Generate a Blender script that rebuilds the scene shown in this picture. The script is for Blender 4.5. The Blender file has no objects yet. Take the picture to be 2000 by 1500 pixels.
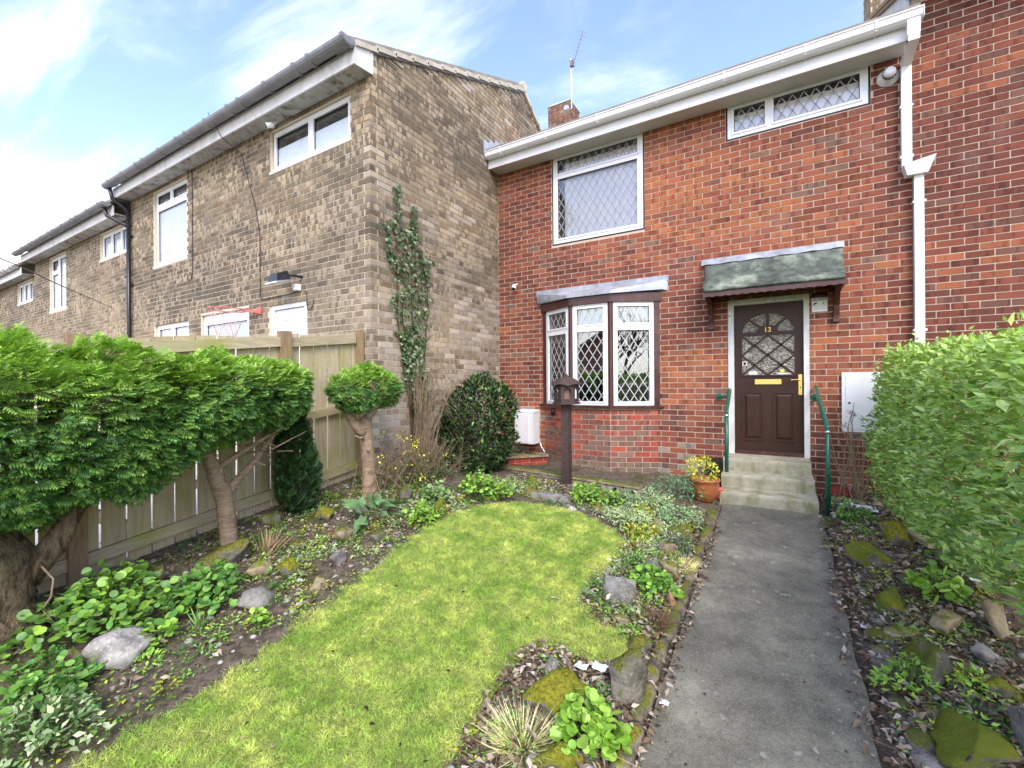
import bpy, math, random
import numpy as np
from mathutils import Vector, Matrix, noise

rnd = random.Random(7)
R_ = np.random.default_rng(11)
sc = bpy.context.scene
col = sc.collection
rad = math.radians

# ------------------------------------------------------------------ camera
CZ = 1.345
def cam_axes(yaw, pitch, roll):
    c, s = math.cos(yaw), math.sin(yaw)
    f = Vector((-s*math.cos(pitch), c*math.cos(pitch), math.sin(pitch)))
    r = Vector((c, s, 0)); d = -r.cross(f)
    cr, sr = math.cos(roll), math.sin(roll)
    return cr*r+sr*d, -sr*r+cr*d, f
c_r, c_d, c_f = cam_axes(rad(31.069), .000367, .006989)
cd = bpy.data.cameras.new('camera'); cam = bpy.data.objects.new('camera', cd); col.objects.link(cam)
cd.sensor_width = 36; cd.lens = 867.15/2000*36; cd.clip_start = .05; cd.clip_end = 2000
cam.matrix_world = Matrix(((c_r.x, -c_d.x, -c_f.x, 0), (c_r.y, -c_d.y, -c_f.y, 0), (c_r.z, -c_d.z, -c_f.z, CZ), (0, 0, 0, 1)))
sc.camera = cam
def px(p):                                   # projected size helper: pixel position in the photograph and depth
    v = Vector(p)-Vector((0, 0, CZ)); z = v.dot(c_f)
    if z < .05: return None
    return 1000+867.15*v.dot(c_r)/z, 750+867.15*v.dot(c_d)/z, z

# ------------------------------------------------------------------ sky, sun, exposure
SUN_EL, SUN_AZ = 44, 140                     # azimuth the light comes from, degrees clockwise from +Y
w = bpy.data.worlds.new('World'); sc.world = w; w.use_nodes = True
nt = w.node_tree; nt.nodes.clear()
def wn(t, **k):
    n = nt.nodes.new(t)
    for a, b in k.items(): setattr(n, a, b)
    return n
out = wn('ShaderNodeOutputWorld'); bg = wn('ShaderNodeBackground'); bg.inputs[1].default_value = .15
sky = wn('ShaderNodeTexSky', sky_type='NISHITA', sun_disc=False, sun_elevation=rad(SUN_EL), sun_rotation=rad(SUN_AZ))
sky.air_density = 1.0; sky.dust_density = .8; sky.ozone_density = 2.2
tc = wn('ShaderNodeTexCoord'); sep = wn('ShaderNodeSeparateXYZ'); nt.links.new(tc.outputs['Generated'], sep.inputs[0])
def wm(op, a, b=None, **k):
    n = wn('ShaderNodeMath', operation=op, **k)
    for i, v in enumerate((a, b)):
        if v is None: continue
        if isinstance(v, (int, float)): n.inputs[i].default_value = v
        else: nt.links.new(v, n.inputs[i])
    return n.outputs[0]
zz = wm('ADD', wm('MAXIMUM', sep.outputs[2], 0.0), .13)
cx, cy = wm('DIVIDE', sep.outputs[0], zz), wm('DIVIDE', sep.outputs[1], zz)
cmb = wn('ShaderNodeCombineXYZ'); nt.links.new(cx, cmb.inputs[0]); nt.links.new(cy, cmb.inputs[1])
def cloud(rot, scale, seed, detail, rough, dist, lo, hi):
    mp = wn('ShaderNodeMapping'); nt.links.new(cmb.outputs[0], mp.inputs[0])
    mp.inputs['Rotation'].default_value = (0, 0, rad(rot)); mp.inputs['Scale'].default_value = scale; mp.inputs['Location'].default_value = seed
    nz = wn('ShaderNodeTexNoise'); nt.links.new(mp.outputs[0], nz.inputs['Vector'])
    nz.inputs['Scale'].default_value = 1; nz.inputs['Detail'].default_value = detail; nz.inputs['Roughness'].default_value = rough; nz.inputs['Distortion'].default_value = dist
    r = wn('ShaderNodeMapRange', interpolation_type='SMOOTHSTEP'); nt.links.new(nz.outputs[0], r.inputs[0])
    r.inputs[1].default_value = lo; r.inputs[2].default_value = hi
    return r.outputs[0]
c1 = cloud(24, (.55, 2.1, 1), (3.1, 1.7, 0), 9, .58, .5, .47, .80)       # long cirrus streaks
c2 = cloud(-8, (1.3, 1.9, 1), (7.3, 2.2, 0), 8, .6, .3, .48, 1.02)      # soft broken veil
c3 = cloud(15, (.35, .6, 1), (1.2, 5.1, 0), 3, .5, 0, .30, .62)         # where it is cloudy at all
cl = wm('MULTIPLY', wm('MAXIMUM', c1, wm('MULTIPLY', c2, .8)), wm('ADD', wm('MULTIPLY', c3, .75), .25))
low = wn('ShaderNodeMapRange', interpolation_type='SMOOTHSTEP'); nt.links.new(sep.outputs[2], low.inputs[0])
low.inputs[1].default_value = .37; low.inputs[2].default_value = .16     # bank of white cloud round the horizon
lown = cloud(5, (.30, .9, 1), (4.4, .6, 0), 5, .55, .2, .22, .60)
lowc = wm('MULTIPLY', low.outputs[0], wm('ADD', wm('MULTIPLY', lown, .5), .5))
cl = wm('MINIMUM', wm('MAXIMUM', cl, lowc), .95)
mx = wn('ShaderNodeMix', data_type='RGBA'); nt.links.new(cl, mx.inputs['Factor'])
bl = wn('ShaderNodeMix', data_type='RGBA', blend_type='MULTIPLY'); bl.inputs['Factor'].default_value = 1
nt.links.new(sky.outputs[0], bl.inputs['A']); bl.inputs['B'].default_value = (1.0, .90, 1.0, 1)
nt.links.new(bl.outputs['Result'], mx.inputs['A']); mx.inputs['B'].default_value = (5.5, 5.4, 5.0, 1)
nt.links.new(mx.outputs['Result'], bg.inputs[0]); nt.links.new(bg.outputs[0], out.inputs[0])
sd = bpy.data.lights.new('sun', 'SUN'); sd.energy = 1.0; sd.angle = rad(30); sd.color = (1, .94, .85)
so = bpy.data.objects.new('sun', sd); col.objects.link(so)
sv = Vector((math.sin(rad(SUN_AZ))*math.cos(rad(SUN_EL)), math.cos(rad(SUN_AZ))*math.cos(rad(SUN_EL)), math.sin(rad(SUN_EL))))
so.rotation_euler = sv.to_track_quat('Z', 'Y').to_euler(); so.location = sv*60
vs = sc.view_settings; vs.view_transform = 'Standard'; vs.look = 'None'; vs.gamma = 1; vs.exposure = 1.8; vs.use_curve_mapping = False
sc.cycles.max_bounces = 8; sc.cycles.diffuse_bounces = 4; sc.cycles.glossy_bounces = 4; sc.cycles.transparent_max_bounces = 12
sc.cycles.caustics_reflective = False; sc.cycles.caustics_refractive = False
sc.cycles.use_denoising = True

# ------------------------------------------------------------------ object helpers
WM = {}
def tag(o, label=None, cat=None, group=None, kind=None):
    if label: o['label'] = label
    if cat: o['category'] = cat
    if group: o['group'] = group
    if kind: o['kind'] = kind
    return o
def hang(o, parent, basis=None):
    o.matrix_basis = basis or Matrix(); WM[o.name] = o.matrix_basis.copy()
    if parent is not None:
        o.parent = parent; o.matrix_parent_inverse = WM[parent.name].inverted()
    return o
def empty(name, loc, label, cat, group=None):
    o = bpy.data.objects.new(name, None); col.objects.link(o); o.empty_display_size = .1
    hang(o, None, Matrix.Translation(loc)); return tag(o, label, cat, group)
def link(name, me, mat=None, parent=None, basis=None):
    o = bpy.data.objects.new(name, me); col.objects.link(o)
    if mat is not None and not me.materials: me.materials.append(mat)
    return hang(o, parent, basis)
ZV = Vector((0, 0, 1))
class Fr:                                    # a wall frame: u along the wall, n out of it, z up
    def __init__(s, O, U, N): s.O, s.U, s.N = Vector(O), Vector(U).normalized(), Vector(N).normalized()
    def p(s, u, n, z): return s.O+s.U*u+s.N*n+ZV*z
class MB:
    def __init__(s): s.v, s.f, s.c = [], [], []
    def add(s, vs_, fs, c=None):
        b = len(s.v); s.v += [tuple(v) for v in vs_]; s.f += [tuple(b+i for i in f) for f in fs]
        s.c += [c or (1, 1, 1)]*len(vs_); return s
    def hexa(s, P, c=None):                  # 8 corners: bottom ring then top ring
        return s.add(P, [(3, 2, 1, 0), (4, 5, 6, 7), (0, 1, 5, 4), (1, 2, 6, 5), (2, 3, 7, 6), (3, 0, 4, 7)], c)
    def box(s, x0, x1, y0, y1, z0, z1, c=None):
        return s.hexa([(x0, y0, z0), (x1, y0, z0), (x1, y1, z0), (x0, y1, z0), (x0, y0, z1), (x1, y0, z1), (x1, y1, z1), (x0, y1, z1)], c)
    def lbox(s, fr, u0, u1, n0, n1, z0, z1, c=None):
        q = lambda u, n, z: fr.p(u, n, z)
        return s.hexa([q(u0, n1, z0), q(u1, n1, z0), q(u1, n0, z0), q(u0, n0, z0), q(u0, n1, z1), q(u1, n1, z1), q(u1, n0, z1), q(u0, n0, z1)], c)
    def bar(s, a, b, wv, hv, c=None):        # straight bar a->b with half-width vector wv and half-height vector hv
        a, b, wv, hv = map(Vector, (a, b, wv, hv))
        return s.hexa([a-wv-hv, a+wv-hv, a+wv+hv, a-wv+hv, b-wv-hv, b+wv-hv, b+wv+hv, b-wv+hv], c)
    def tube(s, path, r, n=8, c=None, caps=True):
        path = [Vector(p) for p in path]; rs = r if isinstance(r, (list, tuple)) else [r]*len(path)
        b = len(s.v); up = None
        for i, p in enumerate(path):
            t = (path[min(i+1, len(path)-1)]-path[max(i-1, 0)]).normalized()
            if up is None: up = (Vector((0, 0, 1)) if abs(t.z) < .9 else Vector((1, 0, 0)))
            x = t.cross(up).normalized(); up = x.cross(t).normalized()
            for k in range(n):
                a = 2*math.pi*k/n; s.v.append(tuple(p+(x*math.cos(a)+up*math.sin(a))*rs[i])); s.c.append(c or (1, 1, 1))
        for i in range(len(path)-1):
            for k in range(n):
                k2 = (k+1) % n; s.f.append((b+i*n+k, b+i*n+k2, b+(i+1)*n+k2, b+(i+1)*n+k))
        if caps:
            s.f.append(tuple(b+k for k in range(n))[::-1]); s.f.append(tuple(b+(len(path)-1)*n+k for k in range(n)))
        return s
    def lathe(s, ctr, prof, n=20, axis='z', c=None):
        b = len(s.v); ctr = Vector(ctr)
        for r, h in prof:
            for k in range(n):
                a = 2*math.pi*k/n; ca, sa = r*math.cos(a), r*math.sin(a)
                s.v.append(tuple(ctr+(Vector((ca, sa, h)) if axis == 'z' else Vector((ca, h, sa)) if axis == 'y' else Vector((h, ca, sa))))); s.c.append(c or (1, 1, 1))
        for i in range(len(prof)-1):
            for k in range(n):
                k2 = (k+1) % n; s.f.append((b+i*n+k, b+i*n+k2, b+(i+1)*n+k2, b+(i+1)*n+k))
        s.f.append(tuple(b+k for k in range(n))[::-1]); s.f.append(tuple(b+(len(prof)-1)*n+k for k in range(n)))
        return s
    def prism(s, poly, ext, c=None):         # closed polygon extruded by a vector
        P = [Vector(p) for p in poly]; e = Vector(ext); n = len(P)
        return s.add(P+[p+e for p in P], [tuple(range(n))[::-1], tuple(range(n, 2*n))]+[(i, (i+1) % n, n+(i+1) % n, n+i) for i in range(n)], c)
    def mesh(s, name, off=None):
        me = bpy.data.meshes.new(name)
        v = s.v if off is None else [(a-off[0], b-off[1], c-off[2]) for a, b, c in s.v]
        me.from_pydata(v, [], s.f)
        a = me.attributes.new('col', 'FLOAT_COLOR', 'POINT')
        a.data.foreach_set('color', np.c_[np.array(s.c, 'f').reshape(-1, 3), np.ones(len(s.c), 'f')].ravel())
        return me
    def build(s, name, mat, parent=None, smooth=False, off=None, fix=True):
        me = s.mesh(name, off)
        if fix: recalc(me)
        if smooth: me.polygons.foreach_set('use_smooth', [True]*len(me.polygons))
        return link(name, me, mat, parent, Matrix.Translation(off) if off is not None else None)
import bmesh
def recalc(me):
    bm = bmesh.new(); bm.from_mesh(me); bmesh.ops.recalc_face_normals(bm, faces=bm.faces); bm.to_mesh(me); bm.free()
def np_mesh(name, V, F, C=None, smooth=False):
    me = bpy.data.meshes.new(name); V = np.ascontiguousarray(V, 'f'); F = np.ascontiguousarray(F, 'i'); k = F.shape[1]
    me.vertices.add(len(V)); me.vertices.foreach_set('co', V.ravel())
    me.loops.add(F.size); me.loops.foreach_set('vertex_index', F.ravel())
    me.polygons.add(len(F)); me.polygons.foreach_set('loop_start', np.arange(0, F.size, k, dtype='i'))
    if smooth: me.polygons.foreach_set('use_smooth', np.ones(len(F), bool))
    me.update(calc_edges=True)
    if C is not None:
        a = me.attributes.new('col', 'FLOAT_COLOR', 'POINT'); a.data.foreach_set('color', np.c_[C, np.ones(len(C))].astype('f').ravel())
    return me
def inst(T, A, P, C, W=None):                        # template (verts, tris) copied n times: A n x 3 x 3 (columns = axes), P n x 3, C n x 3
    TV, TF = T; n, k = len(P), len(TV)
    V = np.einsum('nij,kj->nki', A, TV)+P[:, None, :]
    F = TF[None]+(np.arange(n)*k)[:, None, None]
    CC = np.repeat(C, k, 0)
    if W is not None: CC = np.clip(CC*np.tile(W, (n, 1)), 0, 1)
    return V.reshape(-1, 3), F.reshape(-1, TF.shape[1]), CC
def nrm(a): return a/np.maximum(np.linalg.norm(a, axis=-1, keepdims=True), 1e-9)
def axes(ydir, znear, size):                 # frames with y along ydir, z near znear
    y = nrm(ydir); x = nrm(np.cross(y, znear)); z = np.cross(x, y)
    return np.stack([x, y, z], -1)*np.asarray(size).reshape(-1, 1, 1)
def jit(n, s=1.0): return R_.normal(0, s, (n, 3))
def pick(cols, n, var=.12):
    c = np.array(cols)[R_.integers(0, len(cols), n)]
    return np.clip(c*(1+R_.normal(0, var, (n, 1))), .002, 1)

# ------------------------------------------------------------------ materials
class NT:
    def __init__(s, name, rough=.7, spec=.3):
        s.m = bpy.data.materials.new(name); s.m.use_nodes = True; s.t = s.m.node_tree; s.b = s.t.nodes['Principled BSDF']
        s.b.inputs['Roughness'].default_value = rough; s.b.inputs['Specular IOR Level'].default_value = spec; s._pos = None
    def n(s, t, ins=None, **k):
        d = s.t.nodes.new(t)
        for a, b in k.items(): setattr(d, a, b)
        for a, b in (ins or {}).items(): s.set(d.inputs[a], b)
        return d
    def set(s, i, v):
        if isinstance(v, bpy.types.NodeSocket): s.t.links.new(v, i)
        elif isinstance(v, (tuple, list)) and i.type == 'RGBA' and len(v) == 3: i.default_value = (*v, 1)
        else: i.default_value = v
    @property
    def pos(s):
        if s._pos is None: s._pos = s.n('ShaderNodeNewGeometry')
        return s._pos.outputs['Position']
    def normal(s): s.pos; return s._pos.outputs['Normal']
    def noise(s, scale, detail=4, rough=.55, vec=None, dist=0, colour=False):
        n_ = s.n('ShaderNodeTexNoise', {'Scale': scale, 'Detail': detail, 'Roughness': rough, 'Distortion': dist, 'Vector': vec or s.pos})
        return n_.outputs['Color' if colour else 'Fac']
    def rng(s, v, a, b, c=0., d=1., smooth=True):
        return s.n('ShaderNodeMapRange', {0: v, 1: a, 2: b, 3: c, 4: d}, interpolation_type='SMOOTHSTEP' if smooth else 'LINEAR').outputs[0]
    def mix(s, f, a, b, mode='MIX'):
        n_ = s.n('ShaderNodeMix', data_type='RGBA', blend_type=mode); s.set(n_.inputs['Factor'], f); s.set(n_.inputs['A'], a); s.set(n_.inputs['B'], b)
        return n_.outputs['Result']
    def math(s, op, a, b=0.):
        n_ = s.n('ShaderNodeMath', operation=op); s.set(n_.inputs[0], a); s.set(n_.inputs[1], b); return n_.outputs[0]
    def scale(s, vec, v):
        return s.n('ShaderNodeVectorMath', {0: vec, 1: v}, operation='MULTIPLY').outputs[0]
    def attr(s): return s.n('ShaderNodeAttribute', attribute_name='col').outputs['Color']
    def xyz(s):
        n_ = s.n('ShaderNodeSeparateXYZ', {0: s.pos}); return n_.outputs
    def col(s, v): s.set(s.b.inputs['Base Color'], v); return s
    def bump(s, h, strength=.4, dist=.01):
        b = s.n('ShaderNodeBump', {'Height': h, 'Strength': strength, 'Distance': dist}); s.t.links.new(b.outputs[0], s.b.inputs['Normal']); return s
    def ro(s, v): s.set(s.b.inputs['Roughness'], v); return s

def plain(name, c, rough=.5, var=.12, scale=14, spec=.4, bump=.15, metal=0., bd=.004, dirt=None):
    t = NT(name, rough, spec); t.b.inputs['Metallic'].default_value = metal
    n1 = t.noise(scale, 6, .6); n2 = t.noise(scale*.17, 3)
    f = t.rng(t.math('ADD', t.math('MULTIPLY', n1, .6), t.math('MULTIPLY', n2, .4)), .32, .68)
    lo, hi = tuple(x*(1-var) for x in c), tuple(min(1, x*(1+var)) for x in c)
    cc = t.mix(f, lo, hi)
    if dirt: cc = t.mix(t.math('MULTIPLY', t.rng(t.noise(scale*.4, 6, .7, vec=t.scale(t.pos, (1, 1, .35))), .46, .70), dirt[3]), cc, dirt[:3])
    t.col(cc); t.ro(t.rng(n1, .3, .7, rough*.85, min(1, rough*1.15)))
    if bump: t.bump(n1, bump, bd)
    return t.m

def brick_mat(name, bar_dark, bar_amt, thr, pale=None):
    t = NT(name, .88, .2); X = t.xyz()
    u = t.math('ADD', X[0], X[1]); crs = t.math('FLOOR', t.math('DIVIDE', X[2], .075))
    v = t.n('ShaderNodeCombineXYZ', {0: t.math('MULTIPLY', u, 15), 1: t.math('MULTIPLY', crs, 9.37), 2: t.math('MULTIPLY', X[2], 3)}).outputs[0]
    bars = t.rng(t.noise(1, 2, .5, vec=v), thr, thr+.05)
    v2 = t.n('ShaderNodeCombineXYZ', {0: t.math('MULTIPLY', u, 7), 1: t.math('MULTIPLY', crs, 5.11), 2: 3.3}).outputs[0]
    band = t.rng(t.noise(1, 2, .5, vec=v2), .35, .65)
    c = t.attr()
    if pale:                                 # kiss marks: pale bands left where the bricks touched in the kiln
        bid = t.n('ShaderNodeCombineXYZ', {0: t.math('MULTIPLY', u, 1.1), 1: t.math('MULTIPLY', crs, .35), 2: 1.7}).outputs[0]
        grp = t.rng(t.noise(1, 3, .6, vec=bid), .36, .58); c = t.mix(t.math('MULTIPLY', t.math('MULTIPLY', bars, grp), bar_amt), c, pale)
    else: c = t.mix(t.math('MULTIPLY', bars, bar_amt), c, t.mix(1., c, bar_dark, 'MULTIPLY'))
    c = t.mix(t.math('MULTIPLY', band, .45), c, t.mix(1., c, (1.35, 1.27, 1.18), 'MULTIPLY'))
    blk = t.noise(.55, 3, .5); c = t.mix(t.rng(blk, .35, .65), t.mix(1., c, (.84, .84, .86), 'MULTIPLY'), t.mix(1., c, (1.12, 1.08, 1.04), 'MULTIPLY'))
    g = t.noise(160, 5, .7); c = t.mix(t.rng(g, .3, .72), t.mix(1., c, (.72, .72, .72), 'MULTIPLY'), t.mix(1., c, (1.22, 1.2, 1.18), 'MULTIPLY'))
    st = t.noise(1.3, 5, .6); c = t.mix(t.math('MULTIPLY', t.rng(st, .58, .76), .14), c, (.42, .37, .32))      # pale bloom
    t.col(c); t.bump(g, .5, .004); return t.m
def mortar_mat(name, a, b):
    t = NT(name, .95, .1); n = t.noise(5, 5); g = t.noise(120, 4, .6)
    t.col(t.mix(t.rng(n, .35, .65), t.mix(t.rng(g, .3, .7), tuple(x*.82 for x in a), a), t.mix(t.rng(g, .3, .7), tuple(x*.85 for x in b), b))); t.bump(g, .4, .003); return t.m
def leaf_mat(name, gloss=.35, trans=.3, hue=(1.0, 1.06, .55), gain=(1.95, 1.8, 1.45)):
    t = NT(name, .45, gloss); c = t.mix(1., t.attr(), gain, 'MULTIPLY')
    n = t.noise(30, 3); c = t.mix(t.rng(n, .3, .7), t.mix(1., c, (.8, .82, .8), 'MULTIPLY'), t.mix(1., c, (1.18, 1.14, 1.05), 'MULTIPLY'))
    t.col(c); tr = t.n('ShaderNodeBsdfTranslucent'); t.set(tr.inputs[0], t.mix(1., c, hue, 'MULTIPLY'))
    mxn = t.n('ShaderNodeMixShader', {0: trans}); t.t.links.new(t.b.outputs[0], mxn.inputs[1]); t.t.links.new(tr.outputs[0], mxn.inputs[2])
    t.t.links.new(mxn.outputs[0], t.t.nodes['Material Output'].inputs[0]); return t.m
def glass_mat(name, tint=(.9, .95, .95), refl=.16, k=1.7):
    t = NT(name); t.t.nodes.remove(t.b)
    tr = t.n('ShaderNodeBsdfTransparent', {0: (*tint, 1)}); gl = t.n('ShaderNodeBsdfGlossy', {'Roughness': .015, 'Color': (1, 1, 1, 1)})
    fr = t.n('ShaderNodeFresnel', {0: 1.5}); f = t.math('MINIMUM', t.math('ADD', t.math('MULTIPLY', fr.outputs[0], k), refl-.07), 1.)
    m = t.n('ShaderNodeMixShader', {0: f}); t.t.links.new(tr.outputs[0], m.inputs[1]); t.t.links.new(gl.outputs[0], m.inputs[2])
    t.t.links.new(m.outputs[0], t.t.nodes['Material Output'].inputs[0]); return t.m
def rock_mat(name, base, dark, moss=0., mossc=(.20, .21, .02)):
    t = NT(name, .9, .2); o = t.n('ShaderNodeObjectInfo')
    vec = t.n('ShaderNodeVectorMath', {0: t.pos, 1: t.n('ShaderNodeCombineXYZ', {0: t.math('MULTIPLY', o.outputs['Random'], 31.)}).outputs[0]}, operation='ADD').outputs[0]
    n1 = t.noise(9, 8, .65, vec); n2 = t.noise(55, 5, .6, vec); n3 = t.noise(3.2, 3, .5, vec)
    c = t.mix(t.rng(n1, .34, .64), dark, base); c = t.mix(t.rng(n2, .55, .78), c, tuple(min(1, x*1.5) for x in base))
    c = t.mix(t.math('MULTIPLY', t.rng(n3, .55, .7), .5), c, (.16, .15, .10))
    if moss:
        nz = t.n('ShaderNodeSeparateXYZ', {0: t.normal()}).outputs[2]
        mk = t.rng(t.math('ADD', t.math('ADD', t.math('MULTIPLY', nz, .35), t.math('MULTIPLY', n1, 1.1)), t.math('MULTIPLY', n3, .6)), 1.22-moss*.62, 1.38-moss*.62)
        n4 = t.noise(190, 3, .6, vec); mc = t.mix(t.rng(t.math('ADD', t.math('MULTIPLY', n2, .5), t.math('MULTIPLY', n4, .5)), .38, .62), tuple(x*.32 for x in mossc), tuple(min(1, x*1.15) for x in mossc)); mc = t.mix(t.rng(n3, .4, .65), mc, (mossc[0]*.45, mossc[1]*.6, mossc[2]*.8))
        c = t.mix(mk, c, mc)
    t.col(c); t.bump(t.math('ADD', n1, t.math('MULTIPLY', n2, .5)), .7, .02); return t.m
def wood_mat(name, a, b, algae=(.12, .15, .03), al=.6, axis=2):
    t = NT(name, .85, .2); o = t.n('ShaderNodeObjectInfo')
    X = [14., 14., 14.]; X[axis] = 1.1
    vec = t.n('ShaderNodeVectorMath', {0: t.scale(t.pos, tuple(X)), 1: t.n('ShaderNodeCombineXYZ', {0: t.math('MULTIPLY', o.outputs['Random'], 57.), 2: t.math('MULTIPLY', o.outputs['Random'], 13.)}).outputs[0]}, operation='ADD').outputs[0]
    g = t.noise(3, 7, .65, vec, .8); k = t.noise(.7, 3, .5, vec)
    c = t.mix(t.rng(g, .3, .7), a, b)
    c = t.mix(t.math('MULTIPLY', t.rng(o.outputs['Random'], 0, 1, .0, .45, False), 1.), c, t.mix(1., c, (.72, .70, .62), 'MULTIPLY'))
    av = t.noise(2.4, 5, .6); c = t.mix(t.math('MULTIPLY', t.rng(t.math('ADD', t.math('MULTIPLY', av, .7), t.math('MULTIPLY', k, .4)), .48, .72), al), c, algae)
    t.col(c); t.bump(g, .35, .004); return t.m

MAT = {}
MAT['red_brick'] = brick_mat('red_brick', (.42, .40, .48), .55, .56)
MAT['brown_brick'] = brick_mat('brown_brick', (.46, .45, .46), .85, .50, (.40, .335, .235))
MAT['red_mortar'] = mortar_mat('pink_mortar', (.63, .505, .375), (.58, .47, .35))
MAT['brown_mortar'] = mortar_mat('buff_mortar', (.72, .63, .47), (.66, .58, .44))
MAT['upvc'] = plain('white_upvc', (.80, .80, .80), .32, .03, 9, .5, .03, dirt=(.62, .61, .57, .25))
MAT['old_white'] = plain('weathered_white_paint', (.66, .65, .61), .6, .08, 12, .3, .15, dirt=(.25, .25, .2, .5))
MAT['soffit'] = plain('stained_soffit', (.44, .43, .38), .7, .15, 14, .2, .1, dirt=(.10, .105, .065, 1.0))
MAT['soffit2'] = plain('cream_soffit', (.62, .61, .57), .55, .06, 6, .3, .05)
MAT['mahog'] = plain('mahogany_frame', (.065, .020, .016), .33, .3, 22, .5, .1, dirt=(.16, .09, .08, .35))
MAT['door_brown'] = plain('brown_door', (.040, .0165, .0085), .42, .15, 30, .3, .05)
MAT['brass'] = plain('brass', (.78, .56, .17), .28, .08, 20, .5, .03, 1.)
MAT['lead'] = plain('lead_sheet', (.34, .36, .39), .55, .3, 7, .4, .25, .25, .006, dirt=(.62, .64, .66, .5))
MAT['felt'] = plain('mossy_felt', (.085, .10, .08), .95, .5, 9, .15, .8, 0, .010, dirt=(.33, .37, .27, .8))
MAT['gut_grey'] = plain('grey_gutter', (.20, .20, .205), .5, .12, 8, .4, .05, dirt=(.33, .32, .28, .4))
MAT['black_pipe'] = plain('black_plastic', (.014, .015, .018), .3, .2, 10, .5, .03)
MAT['green_rail'] = plain('green_paint', (.006, .105, .062), .28, .15, 18, .5, .04)
MAT['steel'] = plain('galvanised_steel', (.6, .6, .6), .35, .1, 20, .5, .05, .9)
MAT['step'] = plain('step_concrete', (.37, .345, .25), .9, .22, 11, .2, .6, 0, .008, dirt=(.17, .175, .055, .95))
MAT['glass'] = glass_mat('window_glass')
MAT['glass_up'] = glass_mat('upper_window_glass', (1., 1., 1.), .10, .75)
MAT['came'] = plain('lead_came', (.55, .56, .57), .5, .05, 20, .4, 0)
MAT['came_d'] = plain('grey_lead_came', (.34, .35, .37), .5, .05, 20, .4, 0)
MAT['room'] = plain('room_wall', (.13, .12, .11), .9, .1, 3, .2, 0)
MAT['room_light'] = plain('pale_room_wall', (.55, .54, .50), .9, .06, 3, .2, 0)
MAT['net'] = plain('net_curtain', (.93, .94, .94), .9, .03, 40, .1, .05)
MAT['frost'] = plain('frosted_film', (.50, .57, .62), .3, .06, 5, .5, .02)
MAT['pane_whitener'] = plain('pane_whitener_sheet', (.42, .46, .50), .12, .10, 3, .6, 0)  # paleness painted in place of light from curtain and glass
MAT['roof'] = plain('concrete_tile', (.24, .21, .17), .9, .2, 6, .2, .4, dirt=(.38, .36, .30, .5))
MAT['verge'] = plain('verge_mortar', (.50, .46, .37), .9, .15, 10, .2, .4, dirt=(.25, .25, .2, .5))
MAT['black'] = plain('black_rubber', (.012, .012, .013), .5, .2, 10, .4, 0)
MAT['white_pl'] = plain('white_plastic', (.78, .78, .77), .4, .03, 10, .5, 0, dirt=(.55, .54, .5, .3))
MAT['red_pl'] = plain('faded_red_paint', (.60, .15, .12), .5, .15, 12, .4, .05)
MAT['terracotta'] = plain('glazed_terracotta', (.36, .115, .035), .3, .22, 9, .5, .1, dirt=(.5, .3, .2, .2))
MAT['dkwood'] = plain('stained_brown_wood', (.065, .042, .034), .7, .3, 25, .3, .3, 0, .004)
MAT['fence'] = wood_mat('fence_board_wood', (.36, .30, .19), (.53, .455, .31), (.31, .30, .09), .6)
MAT['rail'] = wood_mat('fence_rail_wood', (.33, .28, .175), (.47, .40, .27), (.28, .29, .065), .85, 1)
MAT['post'] = wood_mat('fence_post_wood', (.22, .145, .085), (.34, .24, .15), (.26, .25, .07), .45)
MAT['rock_grey'] = rock_mat('grey_rock', (.30, .285, .25), (.10, .095, .08))
MAT['rock_pale'] = rock_mat('pale_limestone', (.47, .45, .40), (.20, .185, .16))
MAT['rock_tan'] = rock_mat('tan_sandstone', (.38, .31, .19), (.19, .15, .09), .25)
MAT['rock_rust'] = rock_mat('rusty_sandstone', (.34, .19, .10), (.16, .10, .06))
MAT['rock_moss'] = rock_mat('mossy_rock', (.24, .22, .165), (.085, .08, .06), .42, (.17, .165, .022))
MAT['rock_moss2'] = rock_mat('thick_moss_rock', (.25, .23, .165), (.085, .08, .06), .66, (.25, .235, .018))
MAT['cobble'] = rock_mat('river_cobble', (.25, .215, .155), (.10, .09, .068), .3, (.17, .17, .03))
MAT['edging'] = rock_mat('mossy_edging', (.24, .20, .15), (.07, .06, .045), .30, (.22, .20, .025))
MAT['needle'] = leaf_mat('conifer_foliage', .3, .28, gain=(2.05, 2.12, 2.3))
MAT['leaf'] = leaf_mat('green_leaves', .5, .22, gain=(1.95, 2.05, 1.75))
MAT['privet'] = leaf_mat('privet_leaves', .5, .22, gain=(2.2, 2.2, 2.0))
MAT['gloss_leaf'] = leaf_mat('glossy_leaves', .42, .12, gain=(1.35, 1.4, 1.15))
MAT['dry'] = leaf_mat('dry_leaves', .15, .15, (1, .9, .7), (1.15, 1.12, 1.08))
MAT['grass'] = leaf_mat('grass_blades', .2, .45, (1.0, 1.06, .6), (3.0, 2.75, 2.8))
t = NT('rough_bark', .95, .15); g1 = t.noise(1, 8, .7, t.scale(t.pos, (20, 20, 7)), 1.2); g2 = t.noise(5, 5, .6); g3 = t.noise(60, 4, .6)
t.col(t.mix(t.rng(g2, .42, .64), t.mix(t.rng(g1, .35, .62), (.07, .05, .032), (.33, .245, .155)), t.mix(t.rng(g1, .35, .62), (.06, .045, .03), (.17, .15, .075)))); t.bump(t.math('ADD', t.math('MULTIPLY', g1, 2.), g3), 1., .03); MAT['bark'] = t.m
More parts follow.
